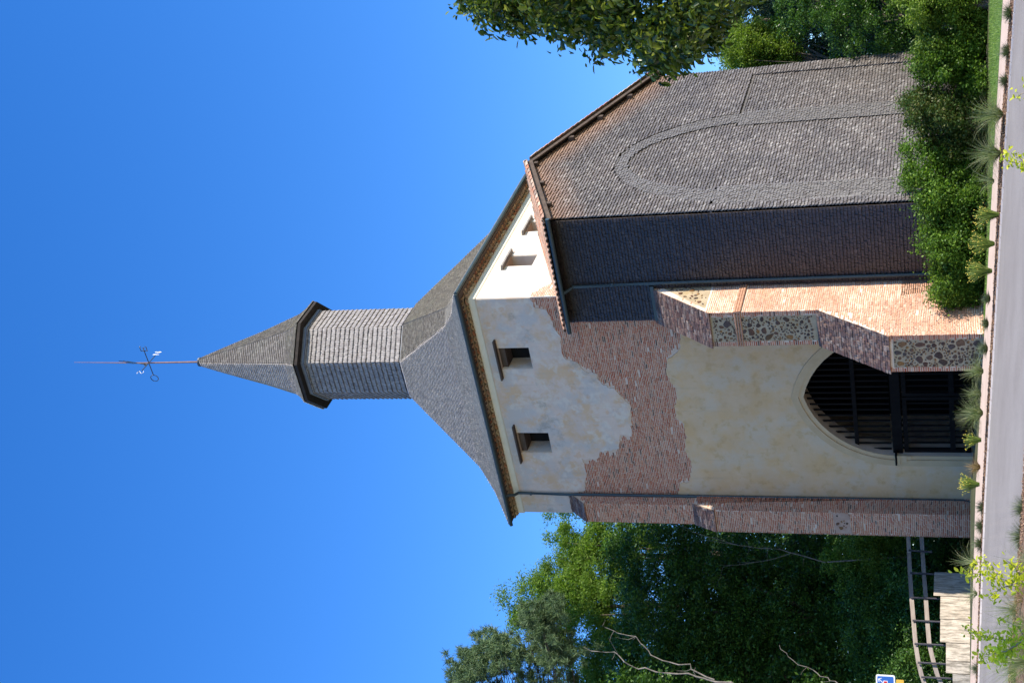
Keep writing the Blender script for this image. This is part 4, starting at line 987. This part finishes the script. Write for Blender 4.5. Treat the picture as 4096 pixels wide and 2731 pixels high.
tree('dense dark green tree standing close behind the corner pier', [E3(2620, 2220, 60, 2.4, 2.4, 2.6), E3(2850, 2260, 60, 2.6, 2.6, 2.6), E3(3100, 2230, 60, 2.4, 2.4, 2.6), E3(3350, 2260, 60, 2.4, 2.4, 2.4)],
     gnd(2240, 60), LM['dark'], 420, 80000, 0.13, 33, 0.5, 0.24, GL)
tree('broad dark green tree forming the middle of the wood', [E3(2680, 2440, 58, 2.6, 2.6, 2.4), E3(2900, 2480, 58, 2.8, 2.8, 2.8), E3(3150, 2440, 58, 2.8, 2.8, 2.8), E3(3400, 2480, 58, 2.6, 2.6, 2.4)],
     gnd(2460, 58), LM['dark'], 460, 85000, 0.13, 34, 0.5, 0.26, GL)
tree('dark green tree at the far left edge behind the dead branches', [E3(2620, 2650, 60, 2.4, 2.4, 2.2), E3(2850, 2700, 58, 2.8, 2.8, 2.6), E3(3100, 2680, 58, 2.8, 2.8, 2.6), E3(3400, 2720, 58, 2.6, 2.6, 2.6)],
     gnd(2690, 59), LM['dark'], 420, 78000, 0.13, 35, 0.5, 0.26, GL)
tree('low mid green tree behind the railing, beside the foot of the pier', [E3(3480, 2190, 55, 1.5, 1.5, 1.4), E3(3560, 2300, 55, 1.5, 1.5, 1.1), E3(3420, 2250, 55, 1.4, 1.4, 1.2)],
     gnd(2230, 55), LM['light'], 140, 34000, 0.11, 36, 0.36, 0.1, GL, shape='quad')
tree('shady undergrowth tree behind the railing in the middle', [E3(3600, 2420, 54, 1.8, 1.8, 1.7), E3(3500, 2520, 54, 1.8, 1.8, 1.6), E3(3650, 2640, 54, 2.0, 2.0, 1.8), E3(3720, 2300, 54, 1.5, 1.5, 1.2)],
     gnd(2480, 54), LM['dark'], 240, 60000, 0.11, 37, 0.42, 0.12, GL)
tree('woodland tree far behind, closing the gap under the crowns', [E3(3000, 2350, 75, 5, 3, 5), E3(3400, 2350, 75, 6, 3, 5), E3(3300, 2700, 75, 6, 3, 5), E3(2850, 2650, 75, 4, 3, 4), E3(3650, 2500, 72, 7, 3, 3)],
     gnd(2500, 75), LM['dark'], 420, 70000, 0.2, 38, 0.8, 0.3, GL)
tree('low dark bush filling the gap between the corner pier and the concrete wall', [E3(3760, 2190, 54, 1.3, 1.0, 1.3), E3(3830, 2260, 54, 1.2, 1.0, 0.9), E3(3700, 2320, 54, 1.2, 1, 1.2)],
     gnd(2230, 54), LM['dark'], 120, 36000, 0.11, 41, 0.34, 0.09, None, 'bush', shell=0.1)
tree('dark bush behind the railing, left of the other one', [E3(3720, 2450, 52, 1.6, 1.0, 1.5), E3(3760, 2600, 51.5, 1.5, 1.0, 1.3), E3(3720, 2720, 51.5, 1.4, 1, 1.5)],
     gnd(2560, 52), LM['dark'], 150, 42000, 0.11, 42, 0.4, 0.09, None, 'bush', shell=0.1)
def wood(name, Y0, Y1, X0, d, n, seed, size=0.42):
    r = np.random.default_rng(seed); Yv = r.uniform(Y0, Y1, n); edge = np.array([X0+120*math.sin(y*0.006)+60*math.sin(y*0.021+1) for y in Yv])
    Xv = edge+(3990-edge)*r.random(n); C = np.array([atd(x, y, d+r.normal()*1.3) for x, y in zip(Xv, Yv)])
    V, Fc, rv = leafcloud(C, size, r, 0.2, 'quad', 0.6); kind(mk(name, V, Fc, LM['deep'], None, rv), 'stuff')
wood('distant_wood', 2000, 4400, 2740, 84, 62000, 3); wood('distant_wood', -1500, 330, 2960, 84, 42000, 4)
tree('unseen broad dark tree added beyond the right edge of the view to shade the firs', [E3(3000, -520, 62, 3.5, 3.5, 4), E3(3300, -600, 60, 4.5, 4.5, 4.5), E3(3600, -620, 58, 4.5, 4.5, 4)],
     gnd(-600, 60), LM['dark'], 420, 52000, 0.25, 43, 0.8, 0.3, GR)  # unseen tree, added to cast shade on the firs
tree('feathery light green tree behind the pine at the left edge', [E3(2330, 2620, 63, 1.8, 1.8, 1.6), E3(2500, 2700, 63, 2.2, 2, 2.0), E3(2420, 2820, 63, 2.6, 2, 2.6), E3(2600, 2560, 63, 2, 2, 1.6)],
     gnd(2700, 63), LM['light'], 250, 60000, 0.13, 44, 0.42, 0.16, GL, aspect=0.36, shell=0.3)
tree('big dark tree standing beyond the left edge of the view', [E3(2700, 2900, 56, 3, 3, 3), E3(3000, 2920, 56, 3.2, 3, 3), E3(3350, 2900, 56, 3.2, 3, 3)],
     gnd(2900, 56), LM['dark'], 300, 50000, 0.2, 45, 0.6, 0.2, GL)
# pine at the far left: tufts of needles on limbs
def pine(label, base, tufts, seed):
    r = np.random.default_rng(seed); o = empty('pine_tree', tuple(base)); tag(o, label, 'tree'); base = np.array(base)
    T = np.array(tufts); n = 64; K = np.repeat(T, n, 0); d = r.normal(size=K.shape); d[:, 2] += 0.5; d /= np.linalg.norm(d, axis=1)[:, None]
    L_ = r.uniform(0.13, 0.26, len(K))[:, None]; s = np.cross(d, r.normal(size=d.shape)); s /= np.linalg.norm(s, axis=1)[:, None]; s *= 0.012
    K = K+r.normal(size=K.shape)*0.05
    V = np.stack([K-s, K+s, K+d*L_+s*.5, K+d*L_-s*.5], 1).reshape(-1, 3); Fc = np.arange(len(V)).reshape(-1, 4)
    mk('crown', V-base, Fc, LM['pine'], o, np.repeat(r.random(len(K)), 4))
    b = MB(); cen = T.mean(0); cen = np.array([cen[0]-2.4, cen[1]-1.4, T[:, 2].max()-0.5])
    b.tube([base-(0, 0, .3), base+(cen-base)*.5, cen], [0.2, 0.15, 0.04], 8)
    for k in r.choice(len(T), min(70, len(T)), replace=False):
        t = T[k]; s_ = np.clip((t[2]-base[2]-r.uniform(.1, .7))/(cen[2]-base[2]), .2, .97); p0 = base+(cen-base)*s_
        b.tube([p0, (p0+t)/2-(0, 0, .12), t], [0.03, 0.018, 0.008], 5)
    b.v = [(x-base[0], y-base[1], z_-base[2]) for x, y, z_ in b.v]; b.build('trunk', M_bark, o); return o
r_ = np.random.default_rng(5); tf = []
for (X, Y, sx, sy, n) in ((1090, 1530, 45, 40, 70), (1130, 1480, 40, 25, 50), (1170, 1500, 50, 40, 60), (1060, 1560, 22, 25, 30), (1250, 1450, 35, 40, 55), (1220, 1415, 22, 30, 30), (1270, 1400, 24, 28, 30), (1280, 1500, 60, 50, 60)):
    for _ in range(int(n*1.6)):
        tf.append(atd((X+r_.normal()*sx*.55)*1.7415, (Y+r_.normal()*sy*.55)*1.7415, 50+r_.normal()*1.1))
_pc = np.array(tf).mean(0)
tf += [_pc+np.array([-2.3, -1.4, 0])+np.clip(r_.normal(size=3), -1.3, 1.3)*np.array([1.5, 1.3, 1.2])-np.array([0, 0, .5]) for _ in range(330)]
pine('long needled pine at the far left edge, its tufts against the blue sky', gnd(3050, 51), tf, 6)
# dead, bare branches
def bare(label, lines, base, seed, rad0=0.05, twigs=10):
    r = np.random.default_rng(seed); o = empty('bare_tree', tuple(base)); tag(o, label, 'bare tree', None); b = MB(); base = np.array(base)
    _p = atd(lines[0][0][0][0]*1.7415, lines[0][0][0][1]*1.7415, lines[0][0][0][2]); b.tube([base-(0, 0, .3), (base+_p)/2+(.1, 0, .2), _p], [lines[0][1]*.8, lines[0][1]*.65, lines[0][1]*.46], 8)
    for pts, r0 in lines:
        P = [atd(x*1.7415, y*1.7415, d) for x, y, d in pts]; n = len(P)
        Q = []
        for i in range(n-1):
            for k in range(4): Q.append(P[i]+(P[i+1]-P[i])*k/4+r.normal(size=3)*r0*0.7)
        Q.append(P[-1]); rr = np.linspace(r0, r0*0.3, len(Q)); b.tube(Q, [q*0.46 for q in rr], 7)
        for _ in range(twigs):
            i = r.integers(2, len(Q)); d = r.normal(size=3); d[2] = abs(d[2])*.6+.2; d /= np.linalg.norm(d); l = r.uniform(.3, 1.0)
            b.tube([Q[i], Q[i]+d*l*.5, Q[i]+d*l+r.normal(size=3)*.08], [r0*.16, r0*.11, r0*.05], 5)
    b.v = [(x-base[0], y-base[1], z_-base[2]) for x, y, z_ in b.v]; b.build('branches', M_deadwood, o); return o
bare('pale bare leaning branches rising from the far left edge of the wood',
     [([(1800, 1620, 47), (1640, 1562, 47), (1560, 1548, 47), (1460, 1530, 47), (1410, 1500, 47), (1340, 1485, 47)], 0.085),
      ([(1640, 1562, 47), (1580, 1530, 47), (1500, 1505, 47), (1460, 1465, 47), (1390, 1440, 47)], 0.06)], gnd(2900, 47), 3, twigs=5)
bare('thin pale bare branches beside the lower pier, in the dark wood',
     [([(1900, 1290, 54), (1790, 1262, 54), (1700, 1252, 54), (1620, 1240, 54)], 0.05), ([(1820, 1270, 54), (1740, 1290, 54), (1660, 1302, 54)], 0.03),
      ([(1700, 1252, 54), (1600, 1224, 54), (1560, 1205, 54)], 0.028)], gnd(2230, 54), 4, twigs=6)
bare('grey leaning bare branch low in the dark wood near the sign',
     [([(2000, 1590, 50), (1920, 1568, 50), (1880, 1545, 50), (1820, 1515, 50), (1790, 1480, 50)], 0.05)], gnd(2850, 50), 9, twigs=4)

# foreground tree whose branch hangs in from the right
def near_tree():
    r = np.random.default_rng(77); d0 = 15.0; base = np.array(flat(-700, d0+.6, -1.9)); o = empty('overhanging_tree', tuple(base))
    tag(o, 'nearby glossy leaved tree whose leafy boughs hang into the view from the right', 'tree')
    # outline of the hanging mass in picture terms: lower edge (Y) for each X
    XS = [1050, 1075, 1110, 1140, 1180, 1225, 1270, 1330, 1370, 1400, 1440, 1470, 1500, 1520, 1560, 1600, 1640, 1670, 1690]
    YS = [14, 30, 48, 64, 58, 62, 72, 92, 122, 120, 132, 148, 168, 158, 142, 118, 82, 50, 12]
    K = []
    while len(K) < 240:
        X = r.uniform(1060, 1725); e = np.interp(X, XS, YS, right=-5); Y = e-18-abs(r.normal())*90+0
        if Y < -420: continue
        if Y > e-18: continue
        K.append((X, Y, d0+r.normal()*0.7))
    K += [(r.uniform(1000, 1750), r.uniform(-620, -60), d0+r.normal()*1.0) for _ in range(240)]
    KP = np.array([atd(x*1.7415, y*1.7415, d) for x, y, d in K])
    n = 36000; ci = r.integers(0, len(KP), n); C = KP[ci]+np.clip(r.normal(size=(n, 3)), -1.9, 1.9)*np.array([.12, .12, .10])
    V, Fc, rv = leafcloud(C, 0.098, r, 0.25, 'leaf', 0.42, (0.0, 0.0, -0.75)); mk('crown', V-base, Fc, LM['near'], o, rv)
    b = MB(); top = np.array([base[0], base[1], 4.5])
    b.tube([base-(0, 0, .3), base+(0, 0, 1.8), (base+top)/2+(0.1, 0, .8), top], [0.2, 0.17, 0.13, 0.05], 10)
    for k in r.choice(len(KP), 70, replace=False):
        t = KP[k]; s = np.clip((t[2]-base[2]-1.0)/(top[2]-base[2]), .3, .95); p0 = base+(top-base)*s
        b.tube([p0, p0+(t-p0)*.35+(0, 0, .25), p0+(t-p0)*.7+(0, 0, .2), t], [0.035, 0.024, 0.014, 0.005], 5)
    for q in range(10):
        a = KP[r.integers(0, len(KP))]
    b.v = [(x-base[0], y-base[1], z_-base[2]) for x, y, z_ in b.v]; b.build('trunk', M_bark, o)
near_tree()

# ------------------------------------------------------------------ bed plants
def blades(n, L0, w, spread, r, curve=0.5, up=1.0, tw_=0.15, seg=4, baser=0.05):
    a = r.uniform(0, 2*math.pi, n); lean = r.uniform(0, 1, n)**0.7*spread; Ln = L0*r.uniform(.55, 1.15, n)
    p = np.stack([np.cos(a), np.sin(a), np.zeros(n)], 1); b0 = p*(r.uniform(0, baser, n)[:, None]); side = np.stack([-np.sin(a), np.cos(a), np.zeros(n)], 1)
    tw = r.normal(size=(n, 3))*.4; side = side+tw; side /= np.linalg.norm(side, axis=1)[:, None]
    V = []
    for k in range(seg+1):
        t = k/seg; h = Ln*t; th = lean+curve*t*t*lean
        c = b0+p*(np.sin(th)*h)[:, None]; c[:, 2] = np.cos(np.minimum(th, 1.5))*h*up
        ww = (w*(1-t)+w*tw_*t); V += [c-side*ww/2, c+side*ww/2]
    V = np.stack(V, 1); k2 = 2*(seg+1); Fc = np.array([(2*k, 2*k+1, 2*k+3, 2*k+2) for k in range(seg)])
    return V.reshape(-1, 3), (np.arange(n)[:, None, None]*k2+Fc[None]).reshape(-1, 4), np.repeat(r.random(n), k2), V[:, -1]
def tuft(name, label, cat, X, Y, d, h, mt, n=260, spread=0.75, w=0.012, seed=0, group=None, curve=0.9, part='blades', tw_=0.15):
    p = atd(X*1.7415, Y*1.7415, d); r = np.random.default_rng(seed or int(X*7+Y)); o = empty(name, tuple(p-np.array([0, 0, 0.02]))); tag(o, label, cat, group)
    V, Fc, rv, tips = blades(n, h, w, spread, r, curve, tw_=tw_); mk(part, V, Fc, mt, o, rv); return o, tips
GG = 'feathery ornamental grasses in the roadside bed'
for X, Y, h, lab, n in ((2302, 262, 0.92, 'tall silvery feather grass, rightmost of the big tufts by the kerb', 360), (2296, 352, 0.90, 'bushy silvery feather grass, second big tuft from the right by the kerb', 360),
                        (2282, 415, 0.72, 'sparse wispy feather grass left of the two big tufts under the hedge', 70), (2257, 852, 0.62, 'green feather grass in front of the buttress foot', 240),
                        (2252, 905, 0.52, 'small pale feather grass in front of the gate, between two larger tufts', 200), (2256, 948, 0.72, 'large silver green feather grass in front of the arched gate', 420),
                        (2243, 1292, 0.72, 'loose long bladed grass left of the church, before the shaded gap', 130), (2243, 1362, 0.5, 'wispy grass tuft behind the yellow green sapling', 70)):
    tuft('ornamental_grass', lab, 'grass tuft', X, Y, dk(Y*1.74)+.45, h, LM['grass'], n, 0.95, 0.013, 0, GG)
tuft('ornamental_grass', 'reddish bronze grass tuft before the left jamb of the gate', 'grass tuft', 2250, 1072, dk(1867)+.5, 0.42, LM['bronze'], 220, 0.9, 0.013, 0, None)
GY = 'wiry clumps with yellow button tips in the roadside bed'
for X, Y, h, lab, n in ((2293, 493, 0.58, 'wiry yellow tipped clump, rightmost, beside the wispy grass', 170), (2283, 560, 0.58, 'wiry yellow tipped clump, second from the right, before the hedge', 170),
                        (2277, 622, 0.60, 'wiry yellow tipped clump, widest of the three before the hedge', 210), (2252, 1010, 0.42, 'small wiry yellow tipped clump left of the large silver grass', 110),
                        (2248, 1112, 0.50, 'bright yellow tipped clump before the ochre wall left of the gate', 200)):
    o, tips = tuft('flowering_clump', lab, 'flowering plant', X, Y, dk(Y*1.74)+.4, h, LM['wire'], n, 0.50, 0.016, 0, GY, 0.25, 'stems', 0.8)
    V = []; Fc = []
    for t in tips[::3]:
        c = t.mean(0) if t.ndim > 1 else t; k = len(V); s = 0.017
        V += [c+np.array(q)*s for q in ((1, 0, 0), (-1, 0, 0), (0, 1, 0), (0, -1, 0), (0, 0, 1), (0, 0, -1))]
        Fc += [tuple(k+i for i in f) for f in ((0, 2, 4), (2, 1, 4), (1, 3, 4), (3, 0, 4), (2, 0, 5), (1, 2, 5), (3, 1, 5), (0, 3, 5))]
    kind(mk('flower_tips', V, Fc, M_tip, o), 'stuff')
GM = 'small grey green mounds in the roadside bed'
for X, Y, h, lab in ((2322, 30, 0.30, 'small grey green mound at the far right end of the bed'), (2318, 118, 0.30, 'small grey green mound, second from the right end of the bed'),
                     (2312, 185, 0.26, 'small grey mound just right of the tall feather grasses'), (2273, 686, 0.24, 'small mound at the left foot of the hedge'), (2269, 743, 0.24, 'small mound before the right side of the buttress'),
                     (2267, 800, 0.28, 'small mound before the lower rubble panel of the buttress'), (2260, 1165, 0.26, 'small mound before the downpipe at the left of the church'), (2257, 1208, 0.28, 'small mound before the corner pier'),
                     (2254, 1248, 0.28, 'small mound left of the corner pier foot'), (2250, 1535, 0.30, 'small dark mound before the concrete wall at the far left')):
    tuft('mound_plant', lab, 'small plant', X, Y, dk(Y*1.74)+.5, h, LM['sage'], 420, 1.25, 0.014, 0, GM, 0.15, 'needles')
for X, Y, h, lab in ((2362, 1168, 0.34, 'dark green mound in the near bed, right of the other one'), (2356, 1232, 0.36, 'dark green mound in the near bed, left of the other one')):
    tuft('mound_plant', lab, 'small plant', X, Y, 28.0, h, LM['sage'], 520, 1.2, 0.014, 0, 'mounds in the near bark bed', 0.15, 'needles')
for X, Y, d, h, lab, m_ in ((2345, 1400, 27.0, 0.62, 'fine green grass tuft in the near bed beside the sapling', 'grass'), (2345, 1500, 26.5, 0.6, 'green grass tuft in the near bed, left of the fine one', 'wire'), (2352, 1550, 26, 0.5, 'bright green grass tuft at the near left corner', 'lawn')):
    tuft('ornamental_grass', lab, 'grass tuft', X, Y, d, h, LM[m_], 260, 1.0, 0.010, 0, None)
for X, Y, d, h, lab, m_, n in ((2372, 1290, 25.5, 0.75, 'tall wispy green grass rising at the near edge, right of the slender sapling', 'grass', 90), (2368, 1440, 25, 0.85, 'tall wispy grass between the two saplings', 'grass', 150),
        (2372, 1520, 24, 0.95, 'large silver green grass behind the bushy sapling', 'grass', 260), (2360, 1375, 26, 0.5, 'straw coloured grass tuft at the foot of the slender sapling', 'bronze', 160), (2362, 1475, 25, 0.45, 'straw coloured tuft at the foot of the bushy sapling', 'bronze', 160)):
    tuft('ornamental_grass', lab, 'grass tuft', X, Y, d, h, LM[m_], n, 0.9, 0.008, 0, None)
# saplings with bright leaves
def sapling(label, lines, d, seed, base):
    r = np.random.default_rng(seed); base = np.array(base); o = empty('sapling', tuple(base)); tag(o, label, 'sapling', 'yellow green saplings in the near bed'); b = MB(); C = []
    for pts, nl in lines:
        P = [atd(x*1.7415, y*1.7415, d+r.normal()*.15) for x, y in pts]; b.tube(P, list(np.linspace(0.012, 0.003, len(P))), 5)
        for _ in range(int(nl*2.2)):
            i = r.integers(0, len(P)-1); t = r.random(); C.append(P[i]+(P[i+1]-P[i])*t+r.normal(size=3)*0.055)
    V, Fc, rv = leafcloud(np.array(C), 0.075, r, 0.4, 'leaf', 0.55); mk('foliage', V-base, Fc, LM['sapling'], o, rv)
    b.v = [(x-base[0], y-base[1], z_-base[2]) for x, y, z_ in b.v]; b.build('stem', M_twig, o)
sapling('slender sapling with bright yellow green leaves before the shaded gap left of the church',
        [([(2420, 1350), (2352, 1336), (2300, 1330), (2250, 1318), (2212, 1312)], 95), ([(2352, 1336), (2330, 1300), (2310, 1285)], 22), ([(2340, 1336), (2300, 1350), (2270, 1372)], 30),
         ([(2300, 1330), (2270, 1290), (2240, 1290)], 20), ([(2380, 1345), (2340, 1312), (2320, 1310)], 22)], 20.5, 51, gnd(2330, 20.5)*[1, 1, 0]+np.array([0, 0, -1.6]))
sapling('bushy sapling with bright yellow green leaves at the near left corner',
        [([(2420, 1500), (2350, 1470), (2300, 1468), (2255, 1460), (2215, 1446)], 70), ([(2350, 1470), (2310, 1495), (2280, 1500), (2250, 1505)], 62), ([(2340, 1475), (2310, 1510), (2280, 1522)], 40),
         ([(2360, 1478), (2340, 1440), (2310, 1425)], 24)], 20.0, 52, gnd(2580, 20)*[1, 1, 0]+np.array([0, 0, -1.6]))
sapling('single leafy sapling twig rising in front of the road at the right',
        [([(2430, 392), (2360, 384), (2340, 376), (2310, 368), (2300, 352)], 34), ([(2360, 384), (2340, 360), (2330, 352)], 14)], 20.0, 53, gnd(660, 20)*[1, 1, 0]+np.array([0, 0, -1.7]))
sapling('small leafy sapling tip at the right edge, in front of the road',
        [([(2430, 215), (2370, 210), (2345, 216), (2335, 228)], 16), ([(2370, 210), (2345, 200)], 8)], 20.0, 54, gnd(360, 20)*[1, 1, 0]+np.array([0, 0, -1.7]))
# lawn grass
r = np.random.default_rng(9); nb = 26000; Vs = []
ii = r.integers(0, len(LC0)-1, nb); u_ = r.random(nb)[:, None]; w_ = r.random(nb)[:, None]
A0 = np.array(R_path)[ii]; A1 = np.array(R_path)[ii+1]; B0 = np.array(lb)[ii]; B1 = np.array(lb)[ii+1]
C = (A0*(1-u_)+A1*u_)*(1-w_)+(B0*(1-u_)+B1*u_)*w_
d = r.normal(size=(nb, 3))*.35; d[:, 2] = 1; hh = r.uniform(.03, .07, nb)[:, None]; s = r.normal(size=(nb, 3)); s[:, 2] = 0; s /= np.linalg.norm(s, axis=1)[:, None]
V = np.stack([C-s*.006, C+s*.006, C+d*hh+s*.002, C+d*hh-s*.002], 1).reshape(-1, 3)
g = mk('grass', V, np.arange(len(V)).reshape(-1, 4), LM['lawn'], None, np.repeat(r.random(nb), 4)); kind(g, 'stuff')
# bark chips and fallen leaves on both beds
def chips(name, rows, n, seed, c0, c1, size, material):
    r = np.random.default_rng(seed); ii = r.integers(c0, c1, n); u_ = r.random(n)[:, None]; w_ = r.random(n)[:, None]; A = np.array(rows[0]); B = np.array(rows[1])
    C = (A[ii]*(1-u_)+A[ii+1]*u_)*(1-w_)+(B[ii]*(1-u_)+B[ii+1]*u_)*w_+np.array([0, 0, .015])
    V, Fc, rv = leafcloud(C, size, r, 0.6, 'quad', 0.45); kind(mk(name, V, Fc, material, None, rv), 'stuff')
M_chip = m_pieces('bark_chip', [(0, (0.30, 0.17, 0.10)), (.4, (0.16, 0.09, 0.06)), (.7, (0.42, 0.30, 0.2)), (1, (0.24, 0.14, 0.09))], 20, .3)
chips('bark_chips', [Kt, R_mul], 9000, 3, 30, 110, 0.06, M_chip)
chips('near_bark_chips', [near_bed_rows[0], near_bed_rows[1]], 14000, 4, 60, 120, 0.05, M_chip)
kind(bpy.data.objects['bark_chips'], 'stuff')

# ================================================================== LEFT WALL, RAILING, SIGN
cr = np.array([math.cos(rad(31.65)), math.sin(rad(31.65)), 0])
def wpt(Y, X, d): return atd(X*1.0, Y*1.0, d)
z7 = lambda a, b: (3000+a/1.887, 1900+b/1.887)
# path of the wall: photo y -> distance
WDV = (50.5, 49.8, 48.6, 47.6, 46.9, 46.6, 46.5, 47.0)
WD = lambda Y: float(np.interp(Y, (2240, 2297, 2390, 2482, 2577, 2650, 2731, 2900), WDV))
JN = [2297, 2390, 2482, 2577, 2650, 2700, 2775, 2850, 2920]; TX = [3736, 3761, 3761, 3784, 3784, 3811, 3815, 3835]
WA = tag(empty('retaining_wall'), 'low sunlit retaining wall of pale weathered concrete panels beside the path', 'retaining wall')
for i in range(len(TX)):
    a = flat(JN[i]+1.5, WD(JN[i]), 0); b_ = flat(JN[i+1]-1.5, WD(JN[i+1]), 0)
    zt = atd(TX[i], (JN[i]+JN[i+1])/2, WD((JN[i]+JN[i+1])/2))[2]; back = np.array([-.05, .14, 0])*1.0; back = np.array([0.5*-0.14, 0.14, 0])
    q = np.array([0, 0, 0]); zb = -0.6
    V = [b_+(0, 0, zb), a+(0, 0, zb), a+back+(0, 0, zb), b_+back+(0, 0, zb), b_+(0, 0, zt), a+(0, 0, zt), a+back+(0, 0, zt), b_+back+(0, 0, zt)]
    MB().hull8(V).build('panel', M_concrete, WA)
RL = tag(empty('railing'), 'curved railing with two grey brown rails on dark metal posts behind the wall', 'railing')
RDD = lambda Y: WD(Y)+0.35
top = [(2130, 3632), (2210, 3636), (2300, 3640), (2390, 3646), (2482, 3654), (2575, 3662), (2650, 3674), (2700, 3686), (2731, 3697), (2800, 3725)]
lowr = [(2130, 3685), (2210, 3690), (2300, 3696), (2390, 3703), (2482, 3709), (2575, 3717), (2650, 3735), (2700, 3750), (2731, 3764), (2800, 3800)]
for line in (top, lowr):
    b = MB(); P = [atd(x, y, RDD(y)) for y, x in line]; Vv = []
    for p in P:
        Vv += [p+(0, 0, -.07), p+(0, 0, .07), p+(-.02, .05, .07), p+(-.02, .05, -.07)]
    Fc = []
    for k in range(len(P)-1):
        for j in range(4): Fc.append((4*k+j, 4*k+(j+1) % 4, 4*k+4+(j+1) % 4, 4*k+4+j))
    b.add(Vv, Fc); b.build('rail', M_rail, RL)
for Y, X0, X1 in ((2202, 3634, 3700), (2292, 3640, 3745), (2390, 3643, 3768), (2482, 3650, 3765), (2575, 3658, 3786), (2650, 3671, 3788), (2708, 3685, 3814)):
    a = atd(X0, Y-2, RDD(Y)-.09); b_ = atd(X1, Y+4, RDD(Y)-.09)
    MB().tube([a, b_-(0, 0, .25)], 0.033, 8).build('post', M_post, RL)
# sign
SG = tag(empty('road_sign'), 'blue direction sign with white border and arrow above a yellow plate', 'sign')
ds = 41.0
SF = Frame(atd(3542, 2731, ds), tuple(cr), (0, 0, 1))     # facing the camera, at its true size
w_ = 0.235; h2 = 0.262
MB_ = lambda a0, a1, b0, b1, c0, c1: MB().hull8([SF.p(a, b__, c) for b__ in (b0, b1) for a, c in ((a0, c0), (a1, c0), (a1, c1), (a0, c1))])
def rrect(a0, a1, b0, b1, r0, n=5):
    P = []
    for cx, cy, t0 in ((a1-r0, b1-r0, 0), (a0+r0, b1-r0, 90), (a0+r0, b0+r0, 180), (a1-r0, b0+r0, 270)):
        P += [(cx+r0*math.cos(rad(t0+90*k/n)), cy+r0*math.sin(rad(t0+90*k/n))) for k in range(n+1)]
    return P
M_sw = F('sign_white', [(0, (0.75, 0.77, 0.78)), (1, (0.8, 0.8, 0.8))], 3, 0.4, 0.5, b2=0); M_sb = F('sign_blue', [(0, (0.02, 0.10, 0.38)), (1, (0.025, 0.12, 0.42))], 3, 0.4, 0.5, b2=0)
M_sr = F('sign_red', [(0, (0.55, 0.02, 0.02)), (1, (0.6, 0.03, 0.03))], 3, 0.4, b2=0); M_sy = F('sign_yellow', [(0, (0.62, 0.38, 0.05)), (1, (0.68, 0.42, 0.06))], 3, 0.4, b2=0)
prism(SF, rrect(-0.33, 0.235, -0.262, 0.262, 0.05), [], -0.03, 0.0, 'sign_border', M_sw, SG)
prism(SF, rrect(-0.29, 0.195, -0.222, 0.222, 0.03), [], 0.0005, 0.004, 'sign_face', M_sb, SG)
ay = lambda p: (p[0], p[1])
prism(SF, [(0.12, 0.205), (0.15, 0.10), (0.135, 0.10), (0.112, 0.165), (0.02, 0.06), (0.005, 0.075), (0.098, 0.178), (0.03, 0.165), (0.03, 0.18)], [], 0.0045, 0.007, 'arrow', M_sw, SG)
prism(SF, rrect(-0.22, 0.075, -0.06, 0.06, 0.01), [], 0.0045, 0.007, 'symbol_frame', M_sw, SG)
prism(SF, rrect(-0.205, 0.06, -0.045, 0.045, 0.008), [], 0.0075, 0.009, 'symbol', M_sr, SG)
prism(SF, rrect(-0.33, 0.12, -0.50, -0.29, 0.02), [], -0.02, 0.0, 'yellow_plate', M_sy, SG)
p0 = SF.p(-0.12, 0.2, -0.06); MB().tube([p0, (p0[0], p0[1], -0.5)], 0.03, 8).build('pole', M_post, SG)
